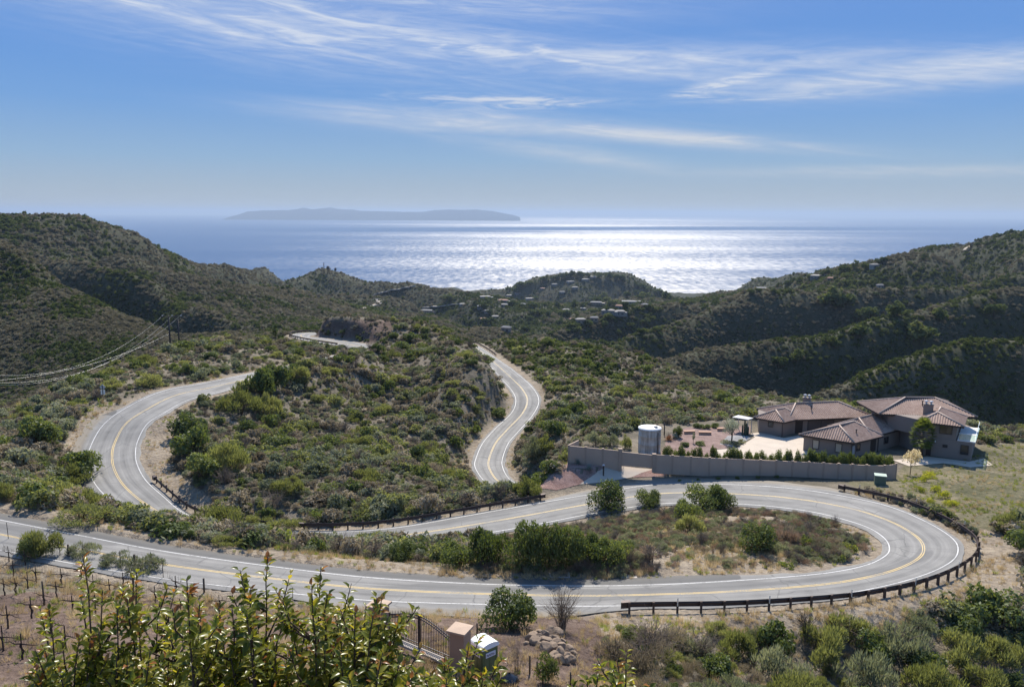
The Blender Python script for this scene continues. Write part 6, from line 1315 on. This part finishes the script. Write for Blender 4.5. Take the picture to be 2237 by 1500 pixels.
for i in range(70):
    u = rng.uniform(1020, 1440); v = rng.uniform(640, 735); far_tree(u, v, rng.uniform(9, 18), rng.random() < .15, 'dark tree among the far canyon houses', 'trees in the far canyon')
for u, v, h in ((1800,604,14),(1810,600,14),(1834,597,22),(1848,593,16),(1864,590,24),(1872,590,22),(1890,588,16),(1922,574,14),(1930,573,14),(1700,626,10),(1720,622,12),(1745,616,12),(1770,607,12),(1580,650,8),(1640,640,12),(1656,636,10),(1690,640,12),(1760,630,14),(1850,620,14),(1880,622,12),(2135,537,10),(2230,517,10),(2170,530,10),(1535,660,10),(1510,663,12),(1495,666,14)): far_tree(u, v + 2, h, h > 20, 'tree on the far right ridge above the ocean', 'trees on the far right ridge')
for u, v, h in ((1815,670,40),(1840,672,34),(1890,700,34),(1960,690,30),(1995,745,40),(2020,745,36),(1880,740,30),(2050,700,26),(2170,690,30),(1822,760,24),(1700,800,24),(1740,790,26)): far_tree(u, v, h, False, 'dark tree in the shaded folds of the right-hand hills', 'trees in the right-hand hills')
for u, v, h, lb in ((602,742,34,'pointed dark tree on the spur before the far guardrail'),(1205,733,8,'pale treetop in the canyon mouth'),(984,658,16,'dark tree at the end of the left headland'),(975,655,12,'low dark tree at the shore')): far_tree(u, v, h, h == 34, lb, None)
def palm_far(u, v, h, lb):
    q = ground_at(u, v, 1500, 3200); s = F / pix(q)[2]; h = h / s; e = empty('tall_palm', tuple(q), 0, lb, 'palm tree', 'tall palms at the shore'); b = MB(); b.tube([(0, 0, -1), (0, 0, h)], .45, 6); b.build('trunk', M_BARK, e); co, f, lv = crown(7, 60, .9, .35, 1.0, 3, .4, .3); o = link(bpy.data.objects.new('fronds', mesh_np('fronds', (co - [0, 0, .5]) * 3.2, f, [ML_FARD], attrs={'lv': lv})), e); o.location = (0, 0, h)
for u, v, h in ((1099,638,8),(1106,637,8),(1115,635,9),(1120,634,8),(1068,642,8),(1060,643,7)): palm_far(u, v + 1, h, 'tall thin palm standing against the bright water')
# dead tree on the long slope, masts on the left ridge
q = ground_at(1396, 862); s = F / pix(q)[2]; e = empty('dead_tree', tuple(q), 0, 'black leafless tree on the long slope above the water tank', 'tree'); o = twigs(77, 14, 1.0, .55, .016, 5, .2).build('branches', M_TRIM, e); o.scale = (36 / s, 36 / s, 46 / s); b = MB(); b.tube([(0, 0, -.3), (.1, 0, 14 / s)], [.22, .14], 7); b.build('trunk', M_TRIM, e)
for u, v, h, lb, wd in ((708,598,24,'thin lattice mast on the left ridge',1.2),(717,598,17,'stubby communications tower beside the thin mast',2.6),(733,599,14,'mast with a wide antenna head on the left ridge',2.0),(690,600,10,'short mast left of the thin lattice mast',1.2),(881,617,7,'small mast at the end of the far track',1.4)):
    q = ground_at(u, v, 900, 2400); s = F / pix(q)[2]; h = h / s; e = empty('radio_mast', tuple(q), 0, lb, 'mast', 'masts on the left ridge'); b = MB()
    for k in range(3):
        a = 2.1 * k; b.tube([(wd * math.cos(a), wd * math.sin(a), -2), (wd * .3 * math.cos(a), wd * .3 * math.sin(a), h)], .35, 4)
    for z in np.linspace(0, h, 7)[1:]: b.lathe([(wd * (1 - .7 * z / h), z), (wd * (1 - .7 * z / h) + .1, z + .3)], (0, 0, 0), 3, False)
    b.build('lattice', M_TRIM, e)
    if wd > 1.5: b = MB(); b.lathe([(.2, h * .55), (wd * 1.1, h * .6), (wd * 1.1, h * .95), (.2, h)], (0, 0, 0), 8); b.build('antenna_head', M_TRIM, e)
def n01(x, y, s, o=0): return np.clip(fbm(x / s + o, y / s - o, 3) * 1.1 + 0.5, 0, 1)
# far hillsides: mounds of chaparral
def keep_far(x, y, z): return np.where(z < 3, 0, np.clip(0.85 - 0.25 * sampleg(CREST, x, y), 0.4, 1) * (0.6 + 0.4 * n01(x, y, 40)) * np.where(sampleg(ROAD_D, x, y) > 2.5, 1, 0)) * np.where((np.hypot(x, y) < 305) & (np.arctan2(x, y) > -0.30), 0.2, 1)
def pick_far(x, y, z, r, rng):
    p = n01(x, y, 90, 3) * 0.55 + n01(x, y, 22, 7) * 0.35 + 0.0 + 0.16 * sampleg(CREST, x, y) + 0.13 * (np.arctan2(x, y) < -0.12) + 0.16 * ((np.arctan2(x, y) < -0.25) & (r < 620)) + 0.10 * rng.normal(size=len(x))
    return np.where(p > 0.53, 4, 0) + rng.integers(0, 4, len(x))
do_cover('chaparral', 560000, 235, 2900, C_FAR, pick_far, lambda r, g, x, y: (0.65 + 1.35 * g.random(len(r)) ** 3) * np.clip(r / 500, 0.75, 2.1), keep_far, 11, hh=2.0)
# near slopes
def bare(x, y):
    zs = [sampleg(ZONE[..., k], x, y) for k in range(3)]; return np.maximum(zs[0], np.maximum(zs[1], zs[2]))
def keep_mid(x, y, z):
    d = sampleg(FREE, x, y); return np.where(d > 1.8 + 1.6 * n01(x, y, 7), 1, 0) * np.clip(1 - 1.5 * bare(x, y), 0, 1) * (0.16 + 0.84 * (n01(x, y, 11, 2) > 0.45))
def pick_mid(x, y, z, r, rng):
    p = n01(x, y, 20, 5); q = rng.random(len(x)); k = np.where(q < 0.16, 0, np.where(q < 0.16 + 0.60 * p, 1, np.where(q < 0.56 + 0.24 * p, 2, 3))); k = np.where(rng.random(len(x)) < 0.12, 4, k); return k * 3 + rng.integers(0, 3, len(x))
def keep_low(x, y, z):
    d = sampleg(FREE, x, y); return np.where(d > 1.5 + 1.2 * n01(x, y, 7), 1, 0) * np.clip(1 - 1.4 * bare(x, y), 0, 1) * (0.35 + 0.65 * n01(x, y, 6, 8))
def pick_low(x, y, z, r, rng):
    q = rng.random(len(x)) + 0.25 * (n01(x, y, 16, 5) - 0.5); k = np.where(q < 0.42, 3, np.where(q < 0.78, 2, np.where(q < .9, 4, 1))); return k * 3 + rng.integers(0, 3, len(x))
do_cover('low_scrub', 52000, 78, 330, C_MID, pick_low, lambda r, g, x, y: 0.35 + 0.5 * g.random(len(r)) ** 1.5, keep_low, 17, hh=0.7)
do_cover('brush', 26000, 78, 300, C_MID, pick_mid, lambda r, g, x, y: 0.35 + 1.75 * g.random(len(r)) ** 2.6, keep_mid, 12, hh=1.2)
# scrub on the road island, the roadside banks and the gully
def keep_isl(x, y, z):
    zz = np.maximum(sampleg(blur(Z_ISL, 2), x, y), 0); return np.where(sampleg(ROAD_D, x, y) > 2.2, 1, 0) * zz * (0.10 + 0.8 * (n01(x, y, 7, 4) > 0.42))
do_cover('dry_brush', 13000, 72, 125, C_NEAR, lambda x, y, z, r, g: np.choose((g.random(len(x)) * 5).astype(int), [8, 6, 4, 4, 10]) + g.integers(0, 2, len(x)), lambda r, g, x, y: 0.35 + 0.75 * g.random(len(r)) ** 2, keep_isl, 13, th=(-6, 30))
def keep_gul(x, y, z): 
    m = zone_px(np.c_[x, y, z], [[(1330,1370),(1560,1352),(1800,1330),(1990,1295),(2110,1240),(2160,1150),(2400,1150),(2400,1640),(1250,1640),(1290,1440)], [(-100,985),(90,920),(150,960),(185,1060),(200,1075),(330,1140),(500,1165),(700,1185),(760,1205),(600,1208),(380,1172),(150,1128),(-100,1085)]])
    return m * np.where(sampleg(ROAD_D, x, y) > 2.0, 1, 0) * (0.35 + 0.65 * n01(x, y, 8, 9)) * np.where((sampleg(ROAD_D, x, y) < 8.5) & (x > 8), 0.06, 1)
def pick_gul(x, y, z, r, g):
    q = g.random(len(x)); return np.where(q < .18, 0, np.where(q < .36, 2, np.where(q < .6, 4, np.where(q < .86, 6, 10)))) + g.integers(0, 2, len(x))
do_cover('gully_brush', 5200, 46, 145, C_NEAR, pick_gul, lambda r, g, x, y: 0.4 + 0.75 * g.random(len(r)) ** 2, keep_gul, 14)
def keep_mead(x, y, z): return zone_px(np.c_[x, y, z], [[(-60,885),(120,872),(262,868),(225,905),(120,930),(40,950),(-60,960)],[(640,775),(730,766),(765,774),(735,790),(650,795)],[(1180,1040),(1240,1005),(1235,1015),(1170,1068),(1130,1080)]]) * np.where(sampleg(ROAD_D, x, y) > 1.0, 1, 0)
do_cover('meadow_grass', 14000, 100, 260, C_GRASS, lambda x, y, z, r, g: np.where(g.random(len(x)) < .8, 3, 0) + g.integers(0, 3, len(x)), lambda r, g, x, y: 0.5 + 0.6 * g.random(len(r)), keep_mead, 19, hh=.6)
# grass: dry tufts on verges and bare banks, greener on the field by the house
def keep_grass(x, y, z):
    d = sampleg(FREE, x, y); b = bare(x, y) - sampleg(ZONE[..., 0], x, y)
    return np.where(d > 1.3, 1, 0) * np.clip(np.maximum(np.maximum(b * 0.8, 0.9 * (d < 4.5) * (sampleg(YARD_IN.astype(float), x, y) < 0.1)), 0.12 * (sampleg(ZONE[..., 0], x, y) > 0.5)), 0.16, 1) * (0.25 + 0.75 * (n01(x, y, 5, 1) > 0.45))
def pick_grass(x, y, z, r, g):
    w = 0.12 + 0.75 * sampleg(ZONE[..., 2], x, y) * n01(x, y, 9, 3) + 0.25 * (n01(x, y, 12, 6) > 0.62); return np.where(g.random(len(x)) < w, 3, 0) + g.integers(0, 3, len(x))
do_cover('grass', 90000, 30, 215, C_GRASS, pick_grass, lambda r, g, x, y: 0.22 + 0.36 * g.random(len(r)) ** 2, keep_grass, 15, hh=0.4)
